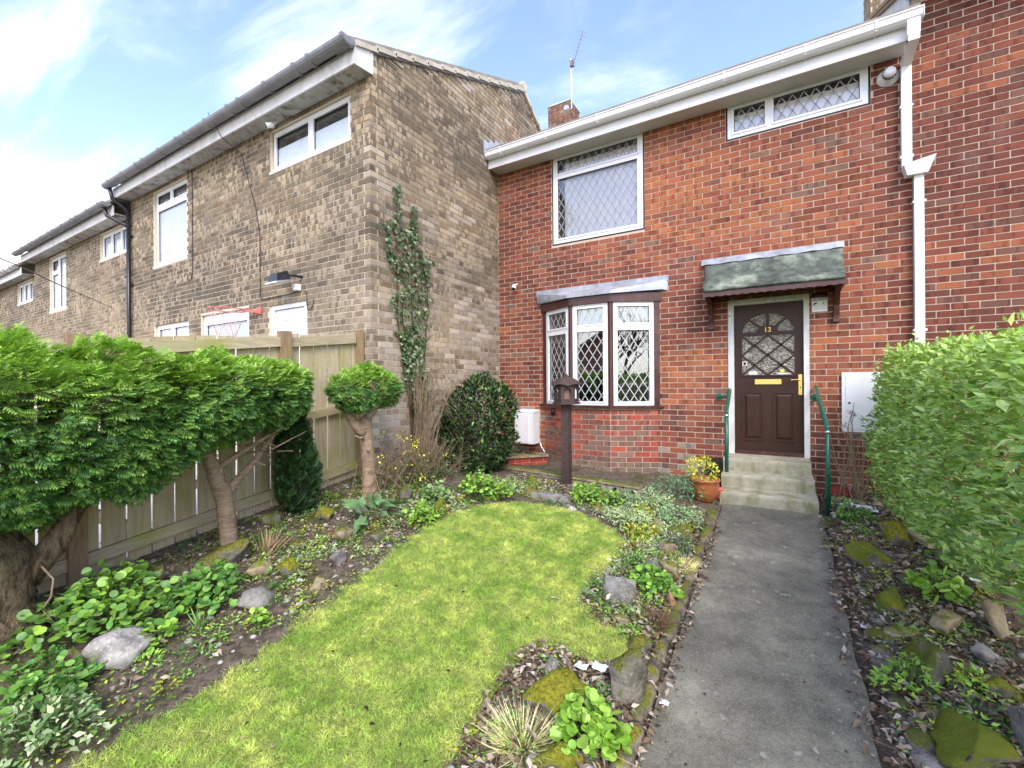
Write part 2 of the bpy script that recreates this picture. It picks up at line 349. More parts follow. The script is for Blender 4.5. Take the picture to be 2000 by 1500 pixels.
t = NT('peeling_bark', .8, .25); g1 = t.noise(1, 6, .65, t.scale(t.pos, (7, 7, 30)), .9); g2 = t.noise(14, 6, .6); g3 = t.noise(1, 3, .5, t.scale(t.pos, (26, 26, 5)))
t.col(t.mix(t.rng(g2, .52, .68), t.mix(t.rng(g1, .28, .66), (.19, .13, .08), (.36, .265, .175)), t.mix(t.rng(g3, .4, .6), (.21, .145, .09), (.42, .33, .23)))); t.bump(t.math('ADD', g1, g2), .9, .012); MAT['bark2'] = t.m
MAT['twig'] = plain('dry_twigs', (.26, .20, .125), .9, .3, 30, .2, .2)
MAT['twig_d'] = plain('dark_twigs', (.09, .06, .04), .9, .3, 30, .2, .2)
MAT['paper'] = plain('white_paper', (.8, .8, .8), .7, .05, 10, .3, .1)
MAT['ink'] = plain('black_ink', (.012, .012, .012), .6, .05, 10, .2, 0)
MAT['redink'] = plain('red_ink', (.60, .13, .13), .5, .05, 10, .2, 0)
MAT['gold'] = plain('gold_numeral', (.75, .50, .12), .35, .05, 10, .5, 0, .6)
t = NT('obscured_glass', .14, .9); g = t.noise(17, 2, .5, dist=2.4, vec=t.scale(t.pos, (1, 1, 1.9))); t.col(t.mix(t.rng(g, .40, .56), (.10, .085, .06), (.42, .39, .31))); t.bump(g, 1., .03); MAT['obscure'] = t.m
t = NT('path_concrete', .92, .2); a = t.noise(1.6, 5, .6); b = t.noise(70, 4, .7); c_ = t.noise(7, 6, .7); d = t.noise(210, 2, .6)
cc = t.mix(t.rng(t.math('ADD', t.math('MULTIPLY', a, .5), t.math('MULTIPLY', c_, .5)), .34, .66), (.165, .157, .120), (.325, .310, .240))
cc = t.mix(t.math('MULTIPLY', t.rng(b, .35, .7), .5), t.mix(1., cc, (.72, .72, .70), 'MULTIPLY'), t.mix(1., cc, (1.3, 1.3, 1.28), 'MULTIPLY'))
cc = t.mix(t.rng(d, .62, .70), cc, (.50, .48, .43)); cc = t.mix(t.rng(d, .36, .30), cc, (.06, .058, .05)); cc = t.mix(t.math('MULTIPLY', t.rng(t.noise(11, 5, .65), .62, .72), .7), cc, (.46, .44, .39)); cc = t.mix(t.math('MULTIPLY', t.rng(t.noise(3.2, 6, .7), .58, .72), .6), cc, (.10, .10, .055)); cc = t.mix(t.rng(t.noise(1.1, 6, .62), .44, .62), t.mix(1., cc, (.74, .74, .73), 'MULTIPLY'), t.mix(1., cc, (1.14, 1.13, 1.1), 'MULTIPLY'))
t.col(cc); t.bump(t.math('ADD', b, d), .5, .006); MAT['path'] = t.m
t = NT('garden_soil', .97, .1); a = t.noise(20, 8, .7); b = t.noise(2.2, 4)
cc = t.mix(t.rng(a, .3, .7), (.065, .052, .037), (.215, .172, .125)); cc = t.mix(t.math('MULTIPLY', t.rng(b, .52, .70), .8), cc, t.mix(t.rng(a, .35, .65), (.04, .055, .012), (.11, .12, .025)))
t.col(cc); t.bump(a, 1., .03); MAT['soil'] = t.m
t = NT('lawn_thatch', .95, .1); a = t.noise(45, 6, .7); b = t.noise(2.2, 4)
t.col(t.mix(t.rng(b, .35, .65), t.mix(t.rng(a, .3, .7), (.12, .165, .035), (.29, .35, .085)), t.mix(t.rng(a, .3, .7), (.16, .18, .045), (.36, .38, .13)))); t.bump(a, 1., .02); MAT['thatch'] = t.m
MAT['patio'] = plain('pale_paving', (.52, .50, .45), .9, .12, 6, .2, .3)

# ------------------------------------------------------------------ ground
def sm(a, b, x):
    t_ = min(1, max(0, (x-a)/(b-a))); return t_*t_*(3-2*t_)
def hp(Y): return .09*(max(-3, min(Y, 5.5))-5.5)+.012
def hf(Y): return -.19+.128*max(-2.5, min(Y, 3.7))-.05*sm(3.7, 6.4, Y)
def G(X, Y):
    p = hp(Y)
    if X >= -.56: return p if X <= .37 else p+.05*sm(.37, .6, X)+.04*sm(.6, 1.2, X)
    w_ = min(1, (-.56-X)/3.74)
    return (p+.07*sm(-.56, -.7, X))*(1-w_)+hf(Y)*w_-.05*sm(4.2, 4.9, Y)*sm(-3.9, -3.3, X)*sm(-.8, -1.3, X)
LAWN = [(-2.48, .66), (-2.46, .95), (-2.44, 1.29), (-2.51, 1.69), (-2.57, 2.13), (-2.68, 2.76), (-2.72, 3.26), (-2.60, 3.66), (-2.27, 3.97), (-1.88, 4.1), (-1.52, 4.02), (-1.25, 3.88), (-1.14, 3.71), (-1.12, 3.43), (-1.14, 3.21), (-1.18, 2.95), (-1.17, 2.76), (-1.08, 2.66), (-.87, 2.60), (-.70, 2.53), (-.67, 2.45), (-.79, 2.33), (-.98, 2.28), (-1.17, 2.27), (-1.25, 2.11), (-1.25, 1.91), (-1.23, 1.74), (-1.22, 1.56), (-1.18, 1.40), (-1.15, .9), (-1.15, .1), (-1.3, -.8), (-2.4, -.8), (-2.5, 0)]
LA = np.array(LAWN)
def in_lawn(x, y):
    x = np.asarray(x); y = np.asarray(y); r = np.zeros(x.shape, bool); j = len(LA)-1
    for i in range(len(LA)):
        xi, yi, xj, yj = LA[i, 0], LA[i, 1], LA[j, 0], LA[j, 1]
        if yi != yj: r ^= ((yi > y) != (yj > y)) & (x < (xj-xi)*(y-yi)/(yj-yi)+xi)
        j = i
    return r
def soil_z(x, y):
    b = .022*noise.fractal(Vector((x*3.1, y*3.1, 0)), 1, 2, 4)+.01*noise.noise(Vector((x*19, y*19, 3)))
    inside = -.60 < x < .42 or bool(in_lawn(x, y))
    return G(x, y)+(-.035 if inside else b)
gx = [-400, -120, -50, -25, -15, -10, -7, -5.5]+list(np.arange(-4.8, 2.6, .05))+[3, 4, 6, 10, 25, 60, 150, 400]
gy = [-400, -120, -50, -25, -14, -8, -5, -3.5, -2.5]+list(np.arange(-1.6, 6.7, .05))+[8, 12, 20, 40, 100, 400]
V = [(x, y, soil_z(x, y) if -4.8 <= x <= 2.6 and -1.6 <= y <= 6.7 else G(x, y)-.02) for y in gy for x in gx]
nx = len(gx); F = [(j*nx+i, j*nx+i+1, (j+1)*nx+i+1, (j+1)*nx+i) for j in range(len(gy)-1) for i in range(nx-1)]
tag(link('ground', np_mesh('ground', V, F, smooth=True), MAT['soil']), 'dark garden soil of the flower beds', kind='structure')
# concrete path in two pours
def path_slab(name, y0, y1, parent=None):
    ys = np.arange(y0, y1+1e-6, (y1-y0)/max(2, round((y1-y0)/.12))); m = MB(); n = len(ys); P = []
    for y in ys:
        e1 = .014*noise.noise(Vector((y*4, 1, 0))); e2 = .02*noise.noise(Vector((y*3, 7, 0)))
        for x, dz in ((-.548+e1, -.12), (-.545+e1, -.004), (-.35, .004), (.1, .006), (.36+e2, -.004), (.368+e2, -.12)): P.append((x, y, hp(y)+dz))
    fs = [(j*6+i, j*6+i+1, (j+1)*6+i+1, (j+1)*6+i) for j in range(n-1) for i in range(5)]+[(0, 1, 2, 3, 4, 5), tuple((n-1)*6+i for i in range(6))]
    return m.add(P, fs).build(name, MAT['path'], parent)
pth = tag(path_slab('path', -2.4, 4.93), kind='structure'); path_slab('concrete_slab', 4.938, 5.46, pth)
# lawn: a turf mound with a soft edge
def lawn_z(x, y): return G(x, y)+.018
step = .045; xs = np.arange(-2.85, -.6, step); ys = np.arange(-.85, 4.2, step)
XX, YY = np.meshgrid(xs, ys); IN = in_lawn(XX, YY); V = []; F = []; idx = {}
def lv(i, j):
    if (i, j) not in idx:
        x, y = xs[i], ys[j]; k = sum(bool(IN[b, a]) for a in (i-1, i, i+1) for b in (j-1, j, j+1) if 0 <= a < len(xs) and 0 <= b < len(ys))/9
        idx[(i, j)] = len(V); V.append((x, y, lawn_z(x, y)-.05*(1-min(1, k*1.2))+.008*noise.noise(Vector((x*3, y*3, 5)))))
    return idx[(i, j)]
for j in range(len(ys)-1):
    for i in range(len(xs)-1):
        if IN[j, i] or IN[j+1, i] or IN[j, i+1] or IN[j+1, i+1]: F.append((lv(i, j), lv(i+1, j), lv(i+1, j+1), lv(i, j+1)))
tag(link('lawn', np_mesh('lawn', V, F, smooth=True), MAT['thatch']), 'sloping green lawn in the middle of the garden', kind='structure')
m = MB()
for i in range(14):
    for j in range(5):
        y = 3.6-.95*j-.9; x = -4.42-.9*(i+1)
        m.box(x+.006, x+.894, y+.006, y+.894, hf(y+.45)-.03, hf(y+.45)+.03)
tag(m.build('patio', MAT['patio']), 'pale paving slabs of the patio behind the fence', kind='structure')
tag(MB().box(-30, 30, -9, -3.2, -1.0, G(0, -4)+.004).build('road', plain('asphalt', (.055, .055, .055), .9, .2, 30, .2, .3)), kind='structure')

# ------------------------------------------------------------------ brickwork
RED = [((.265, .088, .052), 5), ((.225, .075, .047), 5), ((.305, .108, .057), 4), ((.170, .062, .044), 2.6), ((.235, .092, .060), 3), ((.345, .127, .058), 1.4), ((.20, .12, .083), .7)]
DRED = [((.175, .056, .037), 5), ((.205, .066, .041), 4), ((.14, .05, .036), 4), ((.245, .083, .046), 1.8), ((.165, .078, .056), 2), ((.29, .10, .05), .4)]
BROWN = [((.175, .145, .098), 5), ((.205, .168, .112), 4), ((.148, .122, .083), 4), ((.245, .203, .136), 2.5), ((.188, .142, .09), 2), ((.12, .103, .075), 1.6)]
PALE = [((.27, .23, .175), 5), ((.33, .285, .225), 4), ((.22, .185, .14), 4), ((.42, .38, .315), 2)]
ORANGE = [((.50, .20, .08), 1)]
def tone_pick(pal, u, z, k=.24):               # neighbouring bricks come from the same batch: colour follows a slow drift
    pl = sorted(pal, key=lambda q: sum(q[0])); tot = sum(w_ for _, w_ in pl)
    v = .5+.95*noise.noise(Vector((u*.45, z*.9, 2.2)))+.35*noise.noise(Vector((u*1.6, z*3.1, 7)))+rnd.gauss(0, k); v = min(.999, max(0, v))*tot
    for c, w_ in pl:
        v -= w_
        if v <= 0: break
    return [(c, 1)]
def wpick(pal):
    s = rnd.random()*sum(w_ for _, w_ in pal)
    for c, w_ in pal:
        s -= w_
        if s <= 0: break
    k = 1+rnd.gauss(0, .09); return tuple(max(.01, min(1, x*k)) for x in c)
def rect_minus(u0, u1, z0, z1, holes):
    us = sorted({u0, u1}|{min(max(h[i], u0), u1) for h in holes for i in (0, 1)}); zs = sorted({z0, z1}|{min(max(h[i], z0), z1) for h in holes for i in (2, 3)})
    res = []
    for a, b in zip(us, us[1:]):
        run = None
        for c, d in zip(zs, zs[1:]):
            mu, mz = (a+b)/2, (c+d)/2
            solid = not any(h[0] < mu < h[1] and h[2] < mz < h[3] for h in holes)
            if solid: run = (run[0], d) if run else (c, d)
            if (not solid or d == zs[-1]) and run: res.append((a, b, *run)); run = None
    return res
def lay_bricks(fr, u0, u1, z0, z1, holes=(), pal=RED, corner=None, top=None, lo_quoin=False, palf=None, off=0.):
    """courses of stretchers; corner = end of the wall ('lo' or 'hi') that turns a quoin with another wall"""
    res = []
    for k in range(math.floor(z0/.075+1e-6), math.ceil(z1/.075-1e-6)):
        zb, zt = max(k*.075+.006, z0), min(k*.075+.069, z1)
        if zt-zb < .02: continue
        a, b = u0, u1; deep = None; par = (k % 2 == 0) ^ lo_quoin
        if corner == 'hi':
            b, deep = (u1, True) if par else (u1-.1125, False)
        if corner == 'lo':
            a, deep = (u0, True) if par else (u0+.1125, False)
        base = (u1 if corner == 'hi' else u0)+off; sgn = -1 if corner == 'hi' else 1
        start = 0 if par else .1125
        nmax = int((u1-u0)/.225)+3
        for i in range(-1, nmax):
            p = base+sgn*(start+i*.225); q = p+sgn*.225
            p, q = min(p, q)+.006, max(p, q)-.006
            if corner == 'hi' and i == 0 and par: q = u1
            if corner == 'lo' and i == 0 and par: p = u0
            p, q = max(p, a), min(q, b)
            if q-p < .03: continue
            segs = [(p, q)]
            for h in holes:
                if min(zt, h[3])-max(zb, h[2]) > .03:
                    ns = []
                    for s_, e_ in segs:
                        if e_ <= h[0] or s_ >= h[1]: ns.append((s_, e_)); continue
                        if s_ < h[0]: ns.append((s_, h[0]-.004))
                        if e_ > h[1]: ns.append((h[1]+.004, e_))
                    segs = ns
            for s_, e_ in segs:
                if e_-s_ < .03: continue
                if top and max(top(s_), top(e_)) < zb+.03: continue
                zt2 = zt if not top else min(zt, max(zb+.02, min(top(s_), top(e_))))
                pl = tone_pick(palf((s_+e_)/2, (zb+zt)/2) if palf else pal, (s_+e_)/2, (zb+zt)/2)
                depth = .1025 if (deep and ((corner == 'hi' and abs(e_-u1) < .01) or (corner == 'lo' and abs(s_-u0) < .01))) else .024
                full = abs(e_-s_-.213) < .006 and zt2-zb > .0625 and depth < .05
                res.append((s_, e_, zb, zt2, depth, rnd.uniform(0, .003), wpick(pl), full, fr))
    return res
BV = {}
def brick_proto(key, mat, c):
    me = MB().box(0, .213, 0, .027, 0, .063, c).mesh('brick'); recalc(me); me.materials.append(mat); return me
def finish_bricks(walls, mat, N, vis=None):
    """walls: list of (wall object, bricks). The N that show largest become objects, the others one part per wall."""
    cand = []
    for wi, (wo, bs) in enumerate(walls):
        for bi, b in enumerate(bs):
            if not b[7]: continue
            fr = b[8]; c = fr.p((b[0]+b[1])/2, 0, (b[2]+b[3])/2)
            if vis and not vis(c): continue
            q = px(c)
            if q and 15 < q[0] < 1985 and 10 < q[1] < 1490:
                f = abs((c-Vector((0, 0, CZ))).normalized().dot(fr.N)); cand.append((f/q[2]**2, wi, bi))
    cand.sort(reverse=True); chosen = {(w_, b) for _, w_, b in cand[:N]}
    protos = [brick_proto('b', mat, b) for b in [walls[0][1][rnd.randrange(len(walls[0][1]))][6] for _ in range(28)]] if N else []
    for wi, (wo, bs) in enumerate(walls):
        m = MB()
        for bi, (u0, u1, z0, z1, dp, pr, c, full, fr) in enumerate(bs):
            if (wi, bi) in chosen:
                me = min(rnd.sample(protos, 6), key=lambda q: 0) if not c else min(protos, key=lambda q: sum(abs(x-y) for x, y in zip(q.attributes['col'].data[0].color, c))+rnd.random()*.06)
                o = fr.p(u0, pr, z0); nn = -fr.N
                link('brick', me, None, wo, Matrix(((fr.U.x, nn.x, 0, o.x), (fr.U.y, nn.y, 0, o.y), (0, 0, 1, o.z), (0, 0, 0, 1))))
            else: m.lbox(fr, u0, u1, -dp, pr, z0, z1, c)
        if m.v: tag(m.build('brickwork', mat, wo, fix=False), kind='stuff')
def backing(name, mat, parent, fr, u0, u1, z0, z1, holes, thick=.24):
    m = MB()
    for a, b, c, d in rect_minus(u0, u1, z0, z1, holes): m.lbox(fr, a, b, -thick, -.004, c, d)
    return m.build(name, mat, parent)

# ------------------------------------------------------------------ windows
def strips(fr, n, u0, u1, z0, z1, dw, dh, parent, mat, w_=.0045, phase=0.):
    sl = dh/dw; H = z1-z0; W = u1-u0; um = u0+phase*dw
    for sg in (1, -1):
        k = -int(H/dh)-2
        while k < int(W/dw)+int(H/dh)+3:
            # line z - z0 = sg*sl*(u - um - k*dw)
            pts = []; c = um+k*dw
            for u in (u0, u1):
                z = z0+sg*sl*(u-c)
                if z0-1e-9 <= z <= z1+1e-9: pts.append((u, z))
            for z in (z0, z1):
                u = c+(z-z0)/(sg*sl)
                if u0+1e-9 < u < u1-1e-9: pts.append((u, z))
            k += 1
            if len(pts) < 2 or math.dist(pts[0], pts[-1]) < .03: continue
            a, b = min(pts), max(pts); d = Vector((b[0]-a[0], b[1]-a[1])).normalized()
            wv = (fr.U*(-d.y)+ZV*d.x)*w_
            MB().bar(fr.p(a[0], n, a[1]), fr.p(b[0], n, b[1]), wv, fr.N*.0012).build('lead_strip', mat, parent)
def window(house, fr, u0, u1, z0, z1, n, lights, name='window', glass='glass', lat=None, sill=True, frame='upvc', depth=.06, bead=.012, room=None, curtain=None, label=None, w_=.0045):
    m = MB()
    for a, b, c, d in rect_minus(u0, u1, z0, z1, lights): m.lbox(fr, a, b, n-depth, n, c, d)
    wo = m.build(name, MAT[frame], house)
    if label: wo['label'] = label
    for i, (a, b, c, d) in enumerate(lights):
        mm = MB()
        for q in rect_minus(a-.014, b+.014, c-.014, d+.014, [(a+bead, b-bead, c+bead, d-bead)]): mm.lbox(fr, q[0], q[1], n-depth+.012, n+.009, q[2], q[3])
        mm.build('sash', MAT[frame], wo)
        mm = MB()
        for q in rect_minus(a+bead-.001, b-bead+.001, c+bead-.001, d-bead+.001, [(a+bead+.004, b-bead-.004, c+bead+.004, d-bead-.004)]): mm.lbox(fr, q[0], q[1], n-.030, n-.012, q[2], q[3])
        mm.build('gasket', MAT['black'], wo)
        MB().lbox(fr, a+bead-.002, b-bead+.002, n-.034, n-.028, c+bead-.002, d-bead+.002).build('pane', MAT[glass], wo)
        if lat: strips(fr, n-.0255, a+bead, b-bead, c+bead, d-bead, lat[0], lat[1], wo, MAT['came_d'], w_, lat[2] if len(lat) > 2 else 0)
    if sill: MB().lbox(fr, u0-.04, u1+.04, n-.05, n+.05, z0-.035, z0-.003).build('sill', MAT[frame], wo)
    if room:                                 # shallow room behind the glass
        dp = room if not isinstance(room, tuple) else room[0]; rm = MAT['room' if not isinstance(room, tuple) else room[1]]
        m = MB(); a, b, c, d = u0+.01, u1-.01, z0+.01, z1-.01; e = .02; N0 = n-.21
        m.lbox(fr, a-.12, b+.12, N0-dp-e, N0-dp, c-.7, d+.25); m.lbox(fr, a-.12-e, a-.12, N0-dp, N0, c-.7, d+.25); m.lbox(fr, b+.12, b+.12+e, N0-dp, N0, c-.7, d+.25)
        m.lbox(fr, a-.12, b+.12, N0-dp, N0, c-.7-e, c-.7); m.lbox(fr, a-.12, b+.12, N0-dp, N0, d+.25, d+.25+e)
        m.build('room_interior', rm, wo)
    if curtain:
        ua, ub, za, zb, wave = curtain; m = MB(); k = max(8, int((ub-ua)/.022)); P = []
        for i in range(k+1):
            u = ua+(ub-ua)*i/k; dn = n-.062-wave*3+wave*math.sin(u*47+1.2*math.sin(u*9))+wave*.5*math.sin(u*21)
            P += [fr.p(u, dn, za), fr.p(u, dn, zb)]
        m.add(P, [(2*i, 2*i+2, 2*i+3, 2*i+1) for i in range(k)]); m.build('curtain', MAT['net'], wo, smooth=True, fix=False)
    return wo
def text_mesh(s, size, O, U, W, N, mat, parent, name, thick=.0006):
    cu = bpy.data.curves.new('t', 'FONT'); cu.body = s; cu.size = size; cu.extrude = thick; cu.align_x = 'CENTER'; cu.align_y = 'CENTER'
    ob = bpy.data.objects.new('t', cu); col.objects.link(ob); dg = bpy.context.evaluated_depsgraph_get()
    me = bpy.data.meshes.new_from_object(ob.evaluated_get(dg)); bpy.data.objects.remove(ob); bpy.data.curves.remove(cu)
    me.materials.clear(); U, W, N, O = Vector(U), Vector(W), Vector(N), Vector(O)
    return link(name, me, mat, parent, Matrix(((U.x, W.x, N.x, O.x), (U.y, W.y, N.y, O.y), (U.z, W.z, N.z, O.z), (0, 0, 0, 1))))

# ------------------------------------------------------------------ the red brick house
FY = 6.45
RF = Fr((0, FY, 0), (1, 0, 0), (0, -1, 0))
GX = -4.14
house = empty('red_brick_house', (-1.5, 6.6, 0), 'red brick terraced house with leaded windows, bay window and brown front door', 'house')
holes = [(-3.115, -1.645, 3.555, 5.2), (-.585, .91, 4.505, 5.2), (-.575, .315, -.2, 2.42), (-3.24, -1.50, 1.02, 2.62)]
wall = backing('front_wall', MAT['red_mortar'], house, RF, GX, 1.262, -.3, 5.1, holes)
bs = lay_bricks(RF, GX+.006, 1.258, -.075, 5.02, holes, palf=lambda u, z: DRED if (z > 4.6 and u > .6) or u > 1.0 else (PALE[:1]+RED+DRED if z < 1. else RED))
# bay base: three brick facets under the sill
pb = .32
BAY = [(-3.268, FY), (-2.67, FY-pb), (-2.06, FY-pb), (-1.472, FY)]
facets = []
bay = None
for i in range(3):
    a, b = Vector((*BAY[i], 0)), Vector((*BAY[i+1], 0)); U = (b-a).normalized(); facets.append((Fr(a, U, U.cross(ZV)), (b-a).length))
bm_ = MB()
for fr, L in facets: bm_.lbox(fr, .0, L, -.12, -.006, -.15, 1.0)
baywall = bm_.build('bay_wall', MAT['red_mortar'], house)
bb = []
for i, (fr, L) in enumerate(facets):
    bb += lay_bricks(fr, .006, L-.006, -.075, .995, pal=[((.40, .11, .07), 4), ((.33, .08, .05), 3), ((.26, .10, .075), 2.5), ((.21, .145, .11), 2)], off=.05*i, palf=lambda u, z: [((.20, .15, .105), 4), ((.24, .15, .11), 2)] if z < .22 or z > .94 else [((.42, .12, .075), 4), ((.33, .08, .05), 3), ((.27, .09, .065), 2.5), ((.20, .12, .09), 1.5)])
finish_bricks([(wall, bs), (baywall, bb)], MAT['red_brick'], 300, lambda c: not (c.x > .62 and c.z < 1.75) and c.z > .2)
# upper windows
for h_ in (holes[0], holes[1]):              # dark packer round the frames
    m = MB()
    for q in rect_minus(h_[0], h_[1], h_[2], 5.0, [(h_[0]+.022, h_[1]-.022, h_[2]+.025, 4.972)]): m.lbox(RF, q[0], q[1], -.10, -.014, q[2], q[3])
    m.build('frame_packer', MAT['black'], house)
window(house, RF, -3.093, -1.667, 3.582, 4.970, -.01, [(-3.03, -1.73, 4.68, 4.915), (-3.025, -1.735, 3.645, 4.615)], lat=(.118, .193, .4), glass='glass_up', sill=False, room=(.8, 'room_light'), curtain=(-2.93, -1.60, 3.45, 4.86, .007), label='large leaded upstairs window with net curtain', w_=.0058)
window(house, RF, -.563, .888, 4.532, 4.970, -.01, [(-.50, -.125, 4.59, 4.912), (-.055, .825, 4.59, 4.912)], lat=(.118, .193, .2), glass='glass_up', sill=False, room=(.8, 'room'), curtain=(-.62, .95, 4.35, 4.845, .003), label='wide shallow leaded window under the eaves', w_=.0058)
# bay window joinery
bay = MB()
for i, (x, y) in enumerate(BAY):             # corner posts
    if i == 0: bay.lbox(facets[0][0], -.03, .055, -.06, .012, 1.02, 2.60)
    elif i == 3: bay.lbox(facets[2][0], facets[2][1]-.055, facets[2][1]+.03, -.06, .012, 1.02, 2.60)
    else: bay.tube([(x, y+.03, 1.02), (x, y+.03, 2.60)], .042, 10)
bay = bay.build('bay_window', MAT['mahog'], house); bay['label'] = 'bowed bay window with mahogany posts and white leaded casements'
for i, (fr, L) in enumerate(facets):
    a, b = .052 if i == 0 else .036, L-(.052 if i == 2 else .036)
    lights = [(a+.055, b-.055, 2.195, 2.455), (a+.055, b-.055, 1.075, 2.115)]
    wo = MB()
    for q in rect_minus(a, b, 1.03, 2.515, lights): wo.lbox(fr, q[0], q[1], -.055, 0, q[2], q[3])
    wo = wo.build('casement', MAT['upvc'], bay)
    # level three only: panes and strips sit directly under the bay window part
    for (p, q, r, s) in lights:
        MB().lbox(fr, p-.002, q+.002, -.036, -.030, r-.002, s+.002).build('pane', MAT['glass'], bay)
        strips(fr, -.027, p, q, r, s, .118 if s > 2.3 else .125, .205 if s > 2.3 else .195, bay, MAT['came'], .0048, .5)
        mm = MB()
        for c4 in rect_minus(p-.01, q+.01, r-.01, s+.01, [(p+.012, q-.012, r+.012, s-.012)]): mm.lbox(fr, c4[0], c4[1], -.02, .008, c4[2], c4[3])
        mm.build('sash', MAT['upvc'], bay)
    m = MB(); m.lbox(fr, -.05 if i == 0 else -.018, L+(.05 if i == 2 else .018), -.05, .035, 2.505, 2.625); m.build('fascia_board', MAT['mahog'], bay)
    m = MB(); m.lbox(fr, -.07 if i == 0 else -.02, L+(.07 if i == 2 else .02), -.06, .055, .994, 1.022); m.build('sill', MAT['mahog'], bay)
# net curtains of the bay, plain dark room behind
for i, (fr, L) in enumerate(facets):
    k = 30; P = []
    for s_ in ((0, L, 2.19, 2.50),) if i else ((0, L, 1.05, 2.50),):
        for j in range(k+1):
            u = s_[0]+(s_[1]-s_[0])*j/k; dn = -.10+.012*math.sin(u*60)
            P += [fr.p(u, dn, s_[2]), fr.p(u, dn, s_[3])]
        MB().add(P, [(2*j, 2*j+2, 2*j+3, 2*j+1) for j in range(k)]).build('curtain', MAT['net'], bay, True, fix=False)
m = MB(); e = .03
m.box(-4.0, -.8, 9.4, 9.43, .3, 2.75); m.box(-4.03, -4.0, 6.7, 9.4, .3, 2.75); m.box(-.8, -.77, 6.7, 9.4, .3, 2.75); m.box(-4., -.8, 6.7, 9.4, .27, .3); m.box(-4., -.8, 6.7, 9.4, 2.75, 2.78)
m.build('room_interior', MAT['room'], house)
m = MB().lathe((-1.72, 6.42, 1.03), [(.028, 0), (.03, .01), (.012, .03), (.026, .07), (.022, .10), (.008, .12), (.012, .14), (.004, .155)], 12)
tag(m.build('figurine', MAT['brass'], None, True, off=(-1.72, 6.42, 1.03)), 'small brass figurine standing on the sill inside the bay window', 'figurine')
MB().prism([(-3.16, FY-.04, .99), (-2.66, FY-pb+.06, .99), (-2.07, FY-pb+.06, .99), (-1.58, FY-.04, .99), (-1.58, FY+.24, .99), (-3.16, FY+.24, .99)], (0, 0, .036)).build('window_board', MAT['upvc'], house)
# lead roof of the bay
top = [(-3.40, FY+.002), (-1.325, FY+.002)]; fp = [(-3.37, FY-.03), (-2.70, FY-pb-.075), (-2.03, FY-pb-.075), (-1.39, FY-.04)]
P = [(*top[0], 2.815), (*top[1], 2.80)]+[(x, y, 2.70 if j in (0, 3) else 2.655) for j, (x, y) in enumerate(fp)]+[(x, y, 2.66 if j in (0, 3) else 2.615) for j, (x, y) in enumerate(fp)]+[(*top[0], 2.64), (*top[1], 2.64)]
m = MB().add(P, [(0, 2, 3), (0, 3, 4, 1), (1, 4, 5), (2, 6, 7, 3), (3, 7, 8, 4), (4, 8, 9, 5), (0, 10, 6, 2), (1, 5, 9, 11), (6, 10, 11, 9, 8, 7), (0, 1, 11, 10)])
m.build('lead_roof', MAT['lead'], house)
MB().box(-3.40, -1.32, FY-.012, FY+.004, 2.78, 2.86).build('flashing', MAT['lead'], house)
# eaves
MB().box(GX+.004, 1.178, 6.15, 6.172, 4.93, 5.092).build('fascia_board', MAT['upvc'], house)
MB().box(GX+.004, 1.178, 6.172, 6.47, 4.948, 4.96).build('soffit_board', MAT['soffit2'], house)
gp = [(6.148, 5.165), (6.14, 5.165), (6.14, 5.075), (6.125, 5.062), (6.065, 5.062), (6.035, 5.09), (6.03, 5.15), (6.02, 5.156), (6.02, 5.168), (6.04, 5.168), (6.047, 5.095), (6.07, 5.073), (6.12, 5.073), (6.128, 5.08), (6.128, 5.168), (6.148, 5.175)]
MB().prism([(GX+.01, y, z) for y, z in gp], (1.282-GX-.01, 0, 0)).build('gutter', MAT['upvc'], house)
MB().box(1.278, 1.284, 6.02, 6.148, 5.06, 5.172).build('gutter_stop_end', MAT['upvc'], house)
for x in (-3.83, -3.02, -2.2, -1.38, -.56, .05, .27, .9): MB().box(x-.007, x+.007, 6.026, 6.15, 5.056, 5.064).box(x-.007, x+.007, 6.016, 6.026, 5.075, 5.170).build('gutter_bracket', MAT['upvc'], house)
m = MB(); z0, s_ = 5.17, .42
m.prism([(GX+.02, 6.06, z0), (GX+.02, 10.0, z0+s_*3.94), (GX+.02, 10.0, z0+s_*3.94+.09), (GX+.02, 6.06, z0+.05)], (1.24-GX, 0, 0)); m.build('roof', MAT['roof'], house)
# stepped lead flashing up the neighbour's gable
P = []; n = 6
for i in range(n):
    y0 = 6.0+.17*i; zt = 5.36+.072*i; P += [(y0, zt-.07), (y0+.02, zt), (y0+.17, zt+.012)]
poly = [(GX+.008, y, z) for y, z in P]+[(GX+.008, 7.05, 5.5), (GX+.008, 6.02, 5.12)]
MB().prism(poly, (.006, 0, 0)).build('stepped_flashing', MAT['lead'], house)
